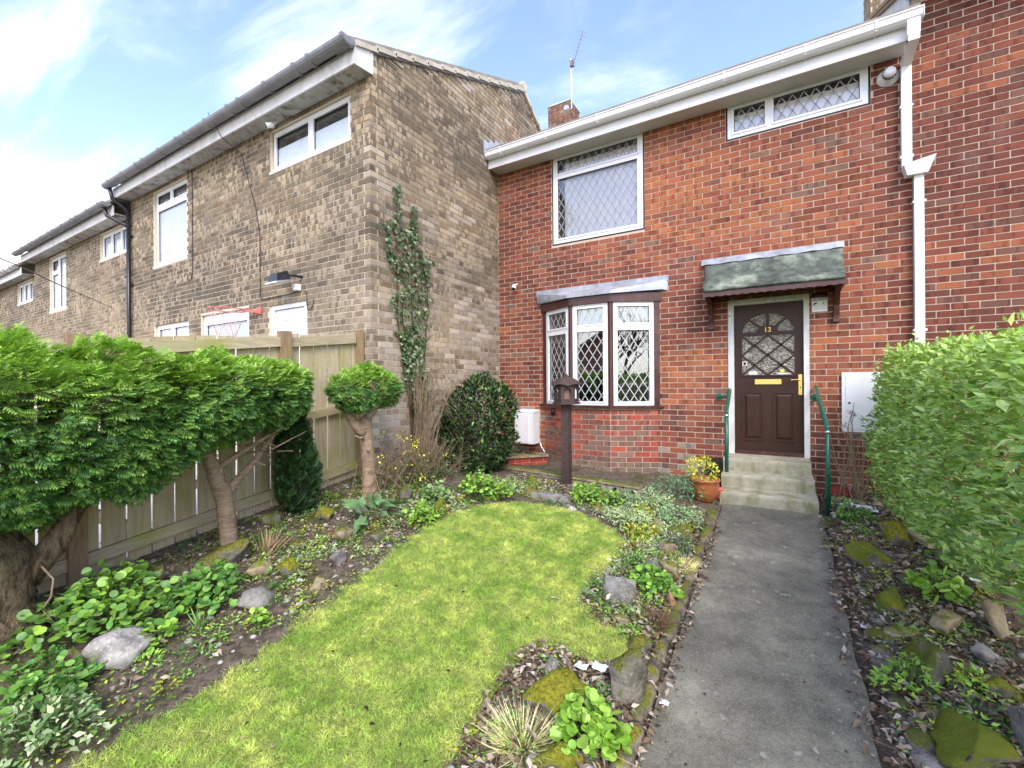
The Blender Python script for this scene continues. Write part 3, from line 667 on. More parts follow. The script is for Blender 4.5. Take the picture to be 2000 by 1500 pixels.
# chimney stack
ch = MB().box(-4.10, -3.62, 8.36, 8.86, 5.6, 7.12).build('chimney', MAT['red_mortar'], house)
cb = []
for fr, L in ((Fr((-4.106, 8.354, 0), (1, 0, 0), (0, -1, 0)), .49), (Fr((-3.614, 8.354, 0), (0, 1, 0), (1, 0, 0)), .5)):
    cb += lay_bricks(fr, 0, L, 5.6, 7.1, pal=[((.20, .12, .085), 3), ((.27, .20, .14), 3), ((.23, .12, .08), 2), ((.17, .125, .09), 2)], off=.05)
m = MB()
for u0, u1, z0, z1, dp, pr, c, full, fr in cb: m.lbox(fr, u0, u1, -.012, pr, z0, z1, c)
tag(m.build('brickwork', MAT['red_brick'], ch, fix=False), kind='stuff')
MB().hexa([(-4.12, 8.34, 7.11), (-3.6, 8.34, 7.11), (-3.6, 8.88, 7.11), (-4.12, 8.88, 7.11), (-4.05, 8.42, 7.19), (-3.68, 8.42, 7.19), (-3.68, 8.8, 7.19), (-4.05, 8.8, 7.19)]).build('flaunching', MAT['verge'], ch)
an = MB().tube([(-3.60, 8.4, 6.95), (-3.585, 8.38, 7.45), (-3.60, 8.38, 7.95)], .012, 6)
an = an.build('television_aerial', MAT['steel'], None, off=(-3.6, 8.4, 6.95)); tag(an, 'thin television aerial on a mast strapped to the chimney', 'aerial')
m = MB().tube([(-3.61, 8.40, 7.68), (-3.56, 8.38, 7.80), (-3.20, 8.05, 8.12)], .007, 5)
for i in range(10):
    f = i/9; c = Vector((-3.56, 8.38, 7.80)).lerp(Vector((-3.20, 8.05, 8.12)), f); m.tube([c+Vector((-.05, -.06, 0)), c+Vector((.05, .06, 0))], .004, 4)
m.build('boom', MAT['steel'], an); MB().box(-3.60, -3.53, 8.33, 8.40, 7.78, 7.9).build('reflector', MAT['gut_grey'], an)
MB().lathe((-3.70, 8.352, 6.98), [(.0, -.012), (.05, -.012), (.06, 0)], 14, 'y').build('mast_bracket', MAT['steel'], an)
# rainwater pipe with hopper
dp = MB().box(1.163, 1.249, FY-.075, FY-.008, 3.70, 4.80).build('downpipe', MAT['upvc'], house)
MB().box(1.155, 1.257, 6.045, 6.135, 4.92, 5.10).build('gutter_outlet', MAT['upvc'], dp)
MB().hexa([(1.16, 6.05, 4.93), (1.252, 6.05, 4.93), (1.252, 6.13, 4.93), (1.16, 6.13, 4.93), (1.16, 6.05, 4.86), (1.252, 6.05, 4.86), (1.252, 6.13, 4.86), (1.16, 6.13, 4.86)]).hexa([(1.16, 6.05, 4.86), (1.252, 6.05, 4.86), (1.252, 6.13, 4.92), (1.16, 6.13, 4.92), (1.16, FY-.078, 4.79), (1.252, FY-.078, 4.79), (1.252, FY-.005, 4.85), (1.16, FY-.005, 4.85)]).build('swan_neck', MAT['upvc'], dp)
MB().hexa([(1.20, FY-.12, 3.575), (1.37, FY-.12, 3.575), (1.37, FY-.006, 3.575), (1.20, FY-.006, 3.575), (1.165, FY-.15, 3.69), (1.43, FY-.15, 3.74), (1.43, FY-.006, 3.74), (1.165, FY-.006, 3.69)]).build('hopper', MAT['upvc'], dp)
MB().box(1.264, 1.344, FY-.075, FY-.008, 0, 3.58).build('lower_pipe', MAT['upvc'], dp)
for x0, z in ((1.163, 4.35), (1.163, 3.80), (1.264, 3.29), (1.264, 1.9)):
    MB().box(x0-.014, x0+.098, FY-.079, FY-.004, z-.012, z+.012).build('pipe_clip', MAT['upvc'], dp)
# flue, cameras, doorbell on the wall
fl = MB().lathe((1.06, FY-.002, 4.745), [(.0, 0), (.095, 0), (.10, -.008), (.06, -.02), (.058, -.075), (.052, -.08), (.052, -.10), (.058, -.105), (.050, -.135), (.03, -.15), (.0, -.152)], 24, 'y').build('boiler_flue', MAT['white_pl'], None, True, off=(1.06, FY, 4.745))
tag(fl, 'round white boiler flue on the wall beside the downpipe', 'flue')
for k in range(12):
    a = k*math.pi/6; c = Vector((1.06+.054*math.cos(a), FY-.091, 4.745+.054*math.sin(a))); MB().box(c.x-.009, c.x+.009, c.y-.012, c.y+.012, c.z-.009, c.z+.009).build('slot', MAT['black'], fl)
def cctv(name, p, d, label):
    p, d = Vector(p), Vector(d).normalized()
    o = MB().tube([p, p+d*.02, p+d*.10], [.028, .036, .036], 14).build(name, MAT['white_pl'], None, True, off=tuple(p)); tag(o, label, 'camera')
    MB().tube([p+d*.098, p+d*.106], [.031, .029], 14).build('lens', MAT['black'], o)
    return o
c1_ = cctv('security_camera', (-3.77, FY-.09, 2.99), (.15, -.5, -.55), 'small white security camera on the red brick wall beside the bay')
MB().tube([(-3.765, FY, 3.03), (-3.77, FY-.09, 2.99)], .012, 8).build('bracket', MAT['white_pl'], c1_)
o = MB().tube([(-3.06, FY-.13, .86), (-3.06, FY-.13, .96)], [.036, .03], 12).build('outdoor_socket', MAT['black'], None, True, off=(-3.06, FY-.13, .86)); tag(o, 'small black socket cover on the bay brickwork under the sill', 'socket')
# ------------------------------------------------------------------ front door
m = MB()
for q in rect_minus(-.572, .312, .425, 2.415, [(-.505, .255, .40, 2.345)]): m.lbox(RF, q[0], q[1], -.10, .012, q[2], q[3])
m.build('door_frame', MAT['old_white'], house)
DF = Fr((-.125, FY+.045, 0), (1, 0, 0), (0, -1, 0))           # door plane, u from the door's middle
door = MB().lbox(DF, -.378, .378, -.045, 0, .47, 2.343).build('door', MAT['door_brown'], house); door['label'] = 'dark brown panelled front door numbered 13'
MB().lbox(DF, -.378, .378, -.05, .055, .428, .475).build('threshold', MAT['mahog'], house)
W = .292; ZA = 1.955                                           # half width of glazing, spring line of the arch
RO, RI = .292, .105
def arc(r, a0, a1, n=8): return [(r*math.cos(a0+(a1-a0)*i/n), r*.86*math.sin(a0+(a1-a0)*i/n)) for i in range(n+1)]
for k in range(4):
    a0, a1 = math.pi*k/4+.055, math.pi*(k+1)/4-.055
    poly = arc(RO-.01, a0, a1)+arc(RI+.012, a0+.1, a1-.1)[::-1]
    MB().prism([DF.p(u, .001, ZA+.02+v) for u, v in poly], DF.N*.003).build('pane', MAT['obscure'], door)
m = MB()
ring = arc(RO+.012, 0, math.pi, 24); ring2 = arc(RO-.008, 0, math.pi, 24)
for i in range(24):
    m.hexa([DF.p(*(ring2[i][0], 0), ZA+.02+ring2[i][1]), DF.p(ring[i][0], 0, ZA+.02+ring[i][1]), DF.p(ring[i+1][0], 0, ZA+.02+ring[i+1][1]), DF.p(ring2[i+1][0], 0, ZA+.02+ring2[i+1][1])]+[DF.p(ring2[i][0], .014, ZA+.02+ring2[i][1]), DF.p(ring[i][0], .014, ZA+.02+ring[i][1]), DF.p(ring[i+1][0], .014, ZA+.02+ring[i+1][1]), DF.p(ring2[i+1][0], .014, ZA+.02+ring2[i+1][1])])
hub = arc(RI, 0, math.pi, 16); m.prism([DF.p(u, .0, ZA+.02+v) for u, v in hub], DF.N*.014)
for k in (1, 2, 3):
    a = math.pi*k/4; p, q = (RI*.9*math.cos(a), RI*.9*.86*math.sin(a)), (RO*math.cos(a), RO*.86*math.sin(a)); d = Vector((q[0]-p[0], q[1]-p[1])).normalized()
    m.bar(DF.p(p[0], .007, ZA+.02+p[1]), DF.p(q[0], .007, ZA+.02+q[1]), (DF.U*-d.y+ZV*d.x)*.011, DF.N*.0072)
m.lbox(DF, -W-.012, W+.012, 0, .0144, ZA-.012, ZA+.021)
ZL, ZH = 1.44, ZA-.012                                         # lattice field
m.lbox(DF, -W-.014, -W+.004, 0, .0138, ZL, ZH); m.lbox(DF, W-.004, W+.014, 0, .0138, ZL, ZH); m.lbox(DF, -W-.014, W+.014, 0, .0142, ZL-.018, ZL)
H = ZH-ZL
def clipseg(p, q):
    return p, q
for s0, s1 in (((-W, ZL), (0+W, ZL+H)), ((-W, ZL+H), (W, ZL)), ((-W, ZL+H/2), (0, ZL+H)), ((0, ZL), (W, ZL+H/2)), ((-W, ZL+H/2), (0, ZL)), ((0, ZL+H), (W, ZL+H/2))):
    d = Vector((s1[0]-s0[0], s1[1]-s0[1])).normalized(); m.bar(DF.p(s0[0], .0065, s0[1]), DF.p(s1[0], .0065, s1[1]), (DF.U*-d.y+ZV*d.x)*.010, DF.N*.0066)
m.build('glazing_bars', MAT['door_brown'], door)
# diamonds and half diamonds of the lattice
cx2, cz2 = (-W, -W/2, 0, W/2, W), [ZL+H*i/4 for i in range(5)]
cells = []
for i in range(5):
    for j in range(5):
        if (i+j) % 2 == 1: cells.append((cx2[i], cz2[j]))
def clip(poly, keep):
    res = []
    for a, b in zip(poly, poly[1:]+poly[:1]):
        ka, kb = keep(a), keep(b)
        if ka >= 0: res.append(a)
        if ka*kb < 0: f = ka/(ka-kb); res.append((a[0]+(b[0]-a[0])*f, a[1]+(b[1]-a[1])*f))
    return res
for u, z in cells:
    poly = [(u-W/2+.012, z), (u, z-H/4+.012), (u+W/2-.012, z), (u, z+H/4-.012)]
    for kf in (lambda p: p[0]+W-.004, lambda p: W-.004-p[0], lambda p: p[1]-ZL, lambda p: ZH-p[1]): poly = clip(poly, kf)
    if len(poly) >= 3: MB().prism([DF.p(a, .001, b) for a, b in poly], DF.N*.003).build('pane', MAT['obscure'], door)
for s_ in (-1, 1):                                             # two raised panels below
    a, b = sorted((s_*.052, s_*.292)); c, d = .60, 1.225; m = MB()
    for q in rect_minus(a, b, c, d, [(a+.02, b-.02, c+.02, d-.02)]): m.lbox(DF, q[0], q[1], 0, .010, q[2], q[3])
    o_ = [(a+.032, c+.032), (b-.032, c+.032), (b-.032, d-.032), (a+.032, d-.032)]; i_ = [(a+.058, c+.058), (b-.058, c+.058), (b-.058, d-.058), (a+.058, d-.058)]
    m.hexa([DF.p(u, .0005, z) for u, z in o_]+[DF.p(u, .013, z) for u, z in i_]); m.build('panel', MAT['door_brown'], door)
m = MB()
for q in rect_minus(-.145, .145, 1.322, 1.385, [(-.115, .115, 1.335, 1.372)]): m.lbox(DF, q[0], q[1], 0, .010, q[2], q[3])
m.lbox(DF, -.115, .115, 0, .005, 1.335, 1.372); m.build('letter_plate', MAT['brass'], door)
m = MB().lbox(DF, .325, .362, 0, .008, 1.19, 1.44); m.tube([DF.p(.344, .0, 1.375), DF.p(.344, .045, 1.375), DF.p(.33, .05, 1.375), DF.p(.245, .05, 1.372)], .008, 8); m.build('handle', MAT['brass'], door)
MB().lathe(DF.p(.344, .008, 1.28), [(.0, -.004), (.008, -.004), (.008, 0)], 10, 'y').build('keyhole', MAT['black'], door)
text_mesh('13', .085, DF.p(0, .0155, ZA+.055), (1, 0, 0), (0, 0, 1), (0, -1, 0), MAT['gold'], door, 'number')
MB().lbox(DF, -.286, -.232, .005, .006, 1.565, 1.615).build('sticker', MAT['paper'], door)
MB().lathe(DF.p(-.259, .0065, 1.59), [(.015, 0), (.015, -.0005), (.020, -.0005), (.020, 0)], 20, 'y').build('sticker_ring', MAT['redink'], door)
MB().lbox(DF, -.212, -.118, .005, .006, 1.447, 1.485).build('sticker', MAT['paper'], door)
MB().lbox(DF, .108, .212, .005, .006, 1.446, 1.462).build('sticker', MAT['paper'], door)
MB().lbox(DF, .13, .178, .005, .0058, 1.470, 1.508).build('sticker', plain('yellow_sticker', (.62, .62, .12), .6, .05), door)
MB().lbox(RF, -.561, -.538, .012, .026, 2.13, 2.26).build('doorbell', MAT['white_pl'], house); MB().lathe(RF.p(-.5495, .026, 2.21), [(0, -.006), (.008, -.006), (.009, 0)], 12, 'y').build('bell_push', MAT['black'], house)
# hall behind the door edge
MB().box(-.5, .26, FY+.25, FY+.27, .4, 2.4).build('door_lining', MAT['room'], house)

# ------------------------------------------------------------------ canopy over the door
prof = [(FY-.005, 2.955), (FY-.09, 2.87), (FY-.20, 2.755), (FY-.33, 2.635), (FY-.45, 2.545), (FY-.56, 2.485)]
m = MB(); n = len(prof); nxs = 14; P = []
for k in range(nxs+1):
    f = k/nxs
    for j, (y, z) in enumerate(prof):
        x0, x1 = -.845+.05*j/(n-1), .640-.03*j/(n-1); P.append((x0+(x1-x0)*f, y, z+.006*noise.noise(Vector((f*9, j*.7, 2)))))
b = len(P); P += [(x, y+.012, z-.03) for x, y, z in P]
fs = [(k*n+j, (k+1)*n+j, (k+1)*n+j+1, k*n+j+1) for k in range(nxs) for j in range(n-1)]
fs += [tuple(b+i for i in f[::-1]) for f in fs]
fs += [(k*n+n-1, (k+1)*n+n-1, b+(k+1)*n+n-1, b+k*n+n-1) for k in range(nxs)]+[(j, j+1, b+j+1, b+j) for j in range(n-1)]+[(nxs*n+j, nxs*n+j+1, b+nxs*n+j+1, b+nxs*n+j) for j in range(n-1)]
can = m.add(P, fs).build('door_canopy', MAT['felt'], house, True); can['label'] = 'curved door canopy of mossy grey felt with brown fascia'
poly = []; x0, x1 = -.79, .612                               # fascia with a shallow scalloped lower edge
for i in range(61): x = x0+(x1-x0)*i/60; poly.append((x, FY-.535, 2.392+.010*abs(math.sin(i*math.pi/4))))
MB().prism(poly+[(x1, FY-.535, 2.488), (x0, FY-.535, 2.488)], (0, .022, 0)).build('fascia_board', MAT['mahog'], can)
MB().box(-.80, .625, FY-.52, FY-.004, 2.455, 2.467).build('soffit', MAT['mahog'], can)
for x in (-.785, .605): MB().prism([(x-.011, FY-.515, 2.40), (x-.011, FY-.515, 2.50), (x-.011, FY-.3, 2.63), (x-.011, FY-.006, 2.90), (x-.011, FY-.006, 2.40)], (.022, 0, 0)).build('end_board', MAT['mahog'], can)
m = MB(); P = []
for i in range(21):
    f = i/20; x = -.885+1.54*f; P += [(x, FY-.004, 2.995), (x, FY-.014, 2.99), (x, FY-.075-.004*math.sin(i*2.1), 2.905+.006*math.sin(i*1.7))]
m.add(P, [(3*i, 3*i+3, 3*i+4, 3*i+1) for i in range(20)]+[(3*i+1, 3*i+4, 3*i+5, 3*i+2) for i in range(20)]); m.build('flashing', MAT['lead'], can, fix=False)
for x in (-.775, .575):                                       # gallows brackets
    w_ = .028
    m = MB().prism([(x-w_, FY-.005, 2.06), (x-w_, FY-.06, 2.06), (x-w_, FY-.065, 2.12), (x-w_, FY-.09, 2.24), (x-w_, FY-.17, 2.36), (x-w_, FY-.29, 2.42), (x-w_, FY-.40, 2.43), (x-w_, FY-.40, 2.46), (x-w_, FY-.005, 2.46)], (2*w_, 0, 0)); m.build('bracket', MAT['mahog'], can)
    MB().box(x-w_-.005, x+w_+.005, FY-.07, FY-.006, 2.05, 2.085).build('bracket_foot', MAT['mahog'], can)
# ------------------------------------------------------------------ alarm sign
sg = MB().box(.338, .494, FY-.014, FY-.003, 2.185, 2.352).build('alarm_sign', MAT['paper'], None, off=(.416, FY, 2.185)); tag(sg, 'white alarm warning sign with red and black lettering by the door', 'sign')
MB().box(.338, .494, FY-.0152, FY-.013, 2.352, 2.410).build('sign_header', MAT['ink'], sg)
text_mesh('verisure', .034, (.416, FY-.0162, 2.373), (1, 0, 0), (0, 0, 1), (0, -1, 0), MAT['redink'], sg, 'lettering')
text_mesh('ALARM', .044, (.416, FY-.0152, 2.328), (1, 0, 0), (0, 0, 1), (0, -1, 0), MAT['ink'], sg, 'lettering')
MB().prism([(.350, FY-.0145, 2.268), (.362, FY-.0145, 2.292), (.390, FY-.0145, 2.296), (.388, FY-.0145, 2.282), (.372, FY-.0145, 2.278), (.366, FY-.0145, 2.268)], (0, -.001, 0)).build('camera_pictogram', MAT['ink'], sg)
MB().lathe((.452, FY-.0145, 2.284), [(0, -.001), (.007, -.001), (.007, 0)], 12, 'y').build('badge', MAT['ink'], sg)
for k, z in enumerate((2.252, 2.225, 2.212)): MB().box(.352+.01*k, .48-.008*k, FY-.0148, FY-.0138, z-.002, z+.001).build('text_line', MAT['came'], sg)
# ------------------------------------------------------------------ steps
st = empty('door_steps', (-.13, 5.42, 0), 'three worn pale concrete steps below the brown front door', 'steps')
def step_block(y0, z0, z1, x0, x1):
    m = MB(); P = []; nn = 16
    for i in range(nn+1):
        x = x0+(x1-x0)*i/nn; e = .008*noise.noise(Vector((x*6, y0*5, 1)))
        P += [(x, y0+.012+e, z0), (x, y0+e, z1-.03), (x, y0+.004+e, z1-.008), (x, y0+.02+e, z1+e*.4), (x, FY-.005, z1+.003), (x, FY-.005, z0)]
    fs = [(i*6+j, (i+1)*6+j, (i+1)*6+j+1, i*6+j+1) for i in range(nn) for j in range(5)]+[tuple(range(6)), tuple(nn*6+j for j in range(6))]
    return m.add(P, fs).build('step', MAT['step'], st)
step_block(5.415, -.06, .14, -.578, .332); step_block(5.715, .13, .282, -.592, .318); step_block(6.01, .27, .424, -.60, .303)
# ------------------------------------------------------------------ handrails
def rail(foot, elbow, top, wallp, label):
    o = MB().tube([foot, elbow], .021, 12).build('handrail', MAT['green_rail'], None, True, off=tuple(foot)); tag(o, label, 'handrail')
    e, t_ = Vector(elbow), Vector(top); MB().tube([e, e+(t_-e)*.05, t_, t_+Vector((0, .03, .012))], [.0212, .0212, .0212, .018], 12).build('sloping_rail', MAT['green_rail'], o, True)
    MB().tube([e-Vector((0, 0, .045)), e-Vector((0, 0, .02))], .0235, 12).build('collar', MAT['steel'], o, True)
    MB().tube([Vector(foot)+Vector((0, 0, .008)), foot], [.045, .05], 16).build('base_flange', MAT['green_rail'], o)
    wv = Vector(wallp); a_ = e.lerp(t_, .80); m = MB().tube([a_, Vector((wv.x, a_.y+.02, wv.z)), wv], .010, 8); m.build('wall_arm', MAT['green_rail'], o, True)
    MB().tube([wv+Vector((0, -.012, 0)), wv], [.040, .046], 16).build('wall_flange', MAT['green_rail'], o)
rail((-.545, 5.855, .142), (-.545, 5.855, .985), (-.553, 6.39, 1.245), (-.685, FY, 1.155), 'dark green handrail at the pot plant side of the steps')
rail((.415, 5.47, -.012), (.409, 5.45, .875), (.366, 6.38, 1.28), (.37, FY, 1.16), 'dark green handrail on the hedge side of the steps')
# ------------------------------------------------------------------ meter boxes
mb = MB().box(-3.70, -3.36, FY-.23, FY-.006, .385, .885).build('meter_box', MAT['white_pl'], None, off=(-3.53, FY-.1, .385)); tag(mb, 'white gas meter box on the wall beside the evergreen bush', 'meter box')
MB().hexa([(-3.705, FY-.235, .885), (-3.355, FY-.235, .885), (-3.355, FY-.004, .885), (-3.705, FY-.004, .885), (-3.705, FY-.235, .895), (-3.355, FY-.235, .895), (-3.355, FY-.004, .93), (-3.705, FY-.004, .93)]).build('lid', MAT['white_pl'], mb)
MB().box(-3.685, -3.44, FY-.238, FY-.229, .40, .86).build('front_panel', MAT['white_pl'], mb); MB().box(-3.67, -3.65, FY-.243, FY-.236, .66, .69).build('lock', MAT['gut_grey'], mb)
MB().tube([(-3.33, FY-.06, .42), (-3.31, FY-.06, .34), (-3.27, FY-.07, .29), (-3.22, FY-.10, .25)], .014, 8).build('gas_pipe', MAT['steel'], mb, True)
m2 = MB().box(.622, 1.09, FY-.030, FY-.004, .765, 1.455).build('meter_box', MAT['white_pl'], None, off=(.85, FY, .765)); tag(m2, 'flat white electricity meter box half hidden by the privet hedge', 'meter box')
MB().box(.66, 1.05, FY-.037, FY-.029, .80, 1.42).build('front_panel', MAT['white_pl'], m2); MB().lathe((.69, FY-.037, 1.1), [(0, -.006), (.012, -.006), (.012, 0)], 10, 'y').build('lock', MAT['black'], m2)

# ------------------------------------------------------------------ the taller house to the right
rh = empty('dark_red_brick_house', (3, 6.6, 0), 'taller dark red brick house adjoining at the white downpipe', 'house')
wl = backing('front_wall', MAT['red_mortar'], rh, RF, 1.266, 4.6, -.3, 5.55, [])
finish_bricks([(wl, lay_bricks(RF, 1.268, 4.6, -.075, 5.5, pal=DRED, off=.07))], MAT['red_brick'], 300, lambda c: c.z > 1.72 and c.x > 1.38)
MB().box(1.22, 4.6, 6.1, 6.46, 5.55, 5.57).build('soffit_board', MAT['gut_grey'], rh); MB().box(1.22, 4.6, 6.08, 6.1, 5.55, 5.75).build('fascia_board', MAT['old_white'], rh)
rk = lambda y: 6.12+.52*(y-7.23)
k = 0; y = 6.47
while y < 9.6:                                               # white boards cladding the flank above the lower roof
    MB().prism([(1.262, y+.004, 5.0), (1.262, y+.146, 5.0), (1.262, y+.146, rk(y+.146)-.02), (1.262, y+.004, rk(y+.004)-.02)], (-.014, 0, 0)).build('cladding_board', MAT['old_white'], rh); y += .15
MB().prism([(1.30, 6.46, 5.0), (1.30, 9.6, 5.0), (1.30, 9.6, rk(9.6)-.03), (1.30, 6.46, rk(6.46)-.03)], (-.034, 0, 0)).build('flank_wall', MAT['gut_grey'], rh)
for dx, dz, c in ((0, 0, 'post'), (.03, .09, 'verge'), (-.02, .045, 'post')): MB().hexa([(1.20+dx, 6.3, rk(6.3)-.05+dz), (1.25+dx, 6.3, rk(6.3)-.05+dz), (1.25+dx, 9.6, rk(9.6)-.05+dz), (1.20+dx, 9.6, rk(9.6)-.05+dz), (1.20+dx, 6.3, rk(6.3)+dz), (1.25+dx, 6.3, rk(6.3)+dz), (1.25+dx, 9.6, rk(9.6)+dz), (1.20+dx, 9.6, rk(9.6)+dz)]).build('verge_board', MAT[c], rh)
MB().prism([(1.26, 6.1, rk(6.1)+.03), (1.26, 9.6, rk(9.6)+.03), (1.26, 9.6, rk(9.6)+.10), (1.26, 6.1, rk(6.1)+.10)], (3.4, 0, 0)).build('roof', MAT['roof'], rh)
ch2 = MB().box(1.30, 1.95, 9.2, 9.8, 6.6, 8.6).build('chimney', MAT['brown_mortar'], rh); m = MB()
for fr, L in ((Fr((1.294, 9.194, 0), (1, 0, 0), (0, -1, 0)), .66), (Fr((1.294, 9.81, 0), (0, -1, 0), (-1, 0, 0)), .62)):
    for u0, u1, z0, z1, dp_, pr, c, full, f_ in lay_bricks(fr, 0, L, 6.9, 8.6, pal=BROWN+RED[3:4], off=.03): m.lbox(f_, u0, u1, -.012, pr, z0, z1, c)
tag(m.build('brickwork', MAT['brown_brick'], ch2, fix=False), kind='stuff')

# ------------------------------------------------------------------ brown brick terrace on the left
LY = 3.65
def terrace(x0, x1, dz, wins, lab, gable=False, N=300, white=False, door=None):
    h = empty('brown_brick_house', ((x0+x1)/2, LY+.3, .2), lab, 'house')
    fr = Fr((0, LY, 0), (1, 0, 0), (0, -1, 0)); hs = [w_[:4] for w_ in wins]+([door] if door else [])
    wo = backing('front_wall', MAT['brown_mortar'], h, fr, x0, x1-(.1 if gable else 0), .0, 5.02+dz+.05, hs)
    def pf(u, z): return PALE+BROWN[1:4:2] if z < 2.6 and u > -6 else (ORANGE if (u > -4.25 and 2.15 < z < 2.4 and rnd.random() < .8) else BROWN)
    bl_ = lay_bricks(fr, x0+.005, x1, 1.2, 5.02+dz, hs, palf=pf, corner='hi' if gable else None)
    walls = [(wo, bl_)]
    if gable:
        topf = lambda y: 5.30+.43*(y-3.69) if y < 7.3 else 6.85-.6*(y-7.3)
        g = MB().prism([(x1-.006, LY+.006, 0), (x1-.006, 10.2, 0), (x1-.006, 10.2, topf(10.2)), (x1-.006, 7.3, topf(7.3)), (x1-.006, LY+.006, topf(LY))], (-.22, 0, 0)).build('gable_wall', MAT['brown_mortar'], h)
        gf = Fr((x1, 0, 0), (0, 1, 0), (1, 0, 0))
        def pg(u, z):
            q = rnd.random()+.45*noise.noise(Vector((u*.9, z*.9, 4)))
            if z < 2.35+.25*u*.2: return PALE if q < .8 else BROWN
            if z < 3.6 and u > 4.4: return PALE if q < .5 else BROWN
            if u < 3.85 and 2.15 < z < 2.4: return ORANGE if rnd.random() < .6 else PALE
            return PALE if q < .18 else BROWN
        walls.append((g, lay_bricks(gf, LY, 8.6, .1, 6.9, palf=pg, corner='lo', lo_quoin=True, top=topf)))
    finish_bricks(walls, MAT['brown_brick'], N, lambda c: c.z > 2.0 and not (c.x > -4.2 and c.z < 3.9 and 3.85 < c.y < 4.8))
    for u0, u1, z0, z1, lights, kind in wins:
        if kind == 'frost': window(h, fr, u0+.02, u1-.02, z0+.03, z1-.01, -.045, lights, glass='glass_up', room=(.7, 'room')); [MB().lbox(fr, q[0]+.012, q[1]-.012, -.0715, -.0690, q[2]+.014, q[2]+.275).build('frosted_film', MAT['frost'], h) for q in lights]
        else:
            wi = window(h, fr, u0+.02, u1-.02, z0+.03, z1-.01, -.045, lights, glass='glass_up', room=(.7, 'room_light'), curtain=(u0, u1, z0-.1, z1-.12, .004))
            for q in lights:
                if q[3]-q[2] > .35: MB().lbox(fr, q[0]+.012, q[1]-.012, -.0715, -.0690, q[2]+.014, q[3]-.013).build('pane_whitener', MAT['pane_whitener'], wi)  # opaque pale sheet added in front of the glass to whiten the pane
    e0 = 5.0+dz; fm = MAT['upvc'] if white else MAT['old_white']
    MB().box(x0-.08, x1+(.035 if gable else -.08), 3.40, 3.422, e0, e0+.19).build('fascia_board', fm, h)
    ns = int((x1-x0)/.6)
    for i in range(ns):
        a = x0+(x1-x0)*i/ns; MB().box(a+.003, a+(x1-x0)/ns-.003, 3.422, 3.66, e0+.018, e0+.03).build('soffit_board', MAT['soffit'], h)
    g0, g1 = x0-.12, x1+(.05 if gable else -.1); P = []
    prof = [(3.312+.078*math.cos(a), e0+.235+.078*math.sin(a)) for a in [math.pi*(1+k/8) for k in range(9)]]; prof += [(3.312+.070*math.cos(a), e0+.235+.07*math.sin(a)) for a in [math.pi*(2-k/8) for k in range(9)]]
    MB().prism([(g0, y, z) for y, z in prof], (g1-g0, 0, 0)).build('gutter', MAT['upvc' if white else 'gut_grey'], h)
    MB().prism([(g1-.001, *p) for p in prof[:9]], (.006, 0, 0)).build('gutter_stop_end', MAT['gut_grey'], h)
    x = g0+.3; i = 0
    while x < g1:
        pr = [(3.312+.093*math.cos(a), e0+.238+.093*math.sin(a)) for a in [math.pi*(1+k/8) for k in range(9)]]+[(3.402, e0+.24), (3.402, e0+.13)]
        MB().prism([(x-.02, y, z) for y, z in pr[:9]], (.05, 0, 0)).build('gutter_bracket', MAT['gut_grey'], h); x += (.62, .62, .28)[i % 3]; i += 1
    z0 = e0+.25; sl = .43
    MB().prism([(x0, 3.36, z0), (x0, 7.3, z0+sl*3.94), (x0, 10.2, z0+sl*3.94-1.74), (x0, 10.2, z0+sl*3.94-1.64), (x0, 7.3, z0+sl*3.94+.09), (x0, 3.36, z0+.06)], (x1-x0-.02, 0, 0)).build('roof', MAT['roof'], h)
    if gable:
        n_ = 13
        for k in range(n_):                                  # verge tiles, each lapping the next
            y0_, y1_ = 3.42+(7.32-3.42)*k/n_, 3.42+(7.32-3.42)*(k+1)/n_+.02; za, zb = 5.335+.43*(y0_-3.69), 5.335+.43*(y1_-3.69)
            MB().hexa([(x1-.30, y0_, za-.01), (x1+.055, y0_, za-.01), (x1+.055, y1_, zb-.035), (x1-.30, y1_, zb-.035), (x1-.30, y0_, za+.055), (x1+.055, y0_, za+.055), (x1+.055, y1_, zb+.018), (x1-.30, y1_, zb+.018)]).build('verge_tile', MAT['verge'], h)
        for k in range(6):
            y0_, y1_ = 7.3+.3*k, 7.62+.3*k; za, zb = 6.89-.6*(y0_-7.3), 6.89-.6*(y1_-7.3)
            MB().hexa([(x1-.3, y0_, za-.02), (x1+.05, y0_, za-.02), (x1+.05, y1_, zb-.02), (x1-.3, y1_, zb-.02), (x1-.3, y0_, za+.05), (x1+.05, y0_, za+.05), (x1+.05, y1_, zb+.05), (x1-.3, y1_, zb+.05)]).build('verge_tile', MAT['verge'], h)
        MB().prism([(x1+.004, LY+.0, 5.275), (x1+.004, 7.3, 6.835), (x1+.004, 7.3, 6.875), (x1+.004, LY, 5.32)], (.028, 0, 0)).build('undercloak', MAT['gut_grey'], h)
        MB().prism([(x1+.03, 3.402, e0), (x1+.03, LY+.03, e0+.03), (x1+.03, LY+.03, 5.31), (x1+.03, 3.402, 5.235)], (-.02, 0, 0)).build('box_end', MAT['old_white'], h)
        MB().tube([(x1-.15, 7.32, 6.97), (x1+.06, 7.32, 6.97)], .09, 10).build('ridge_tile', MAT['verge'], h)
    return h
E0 = 0
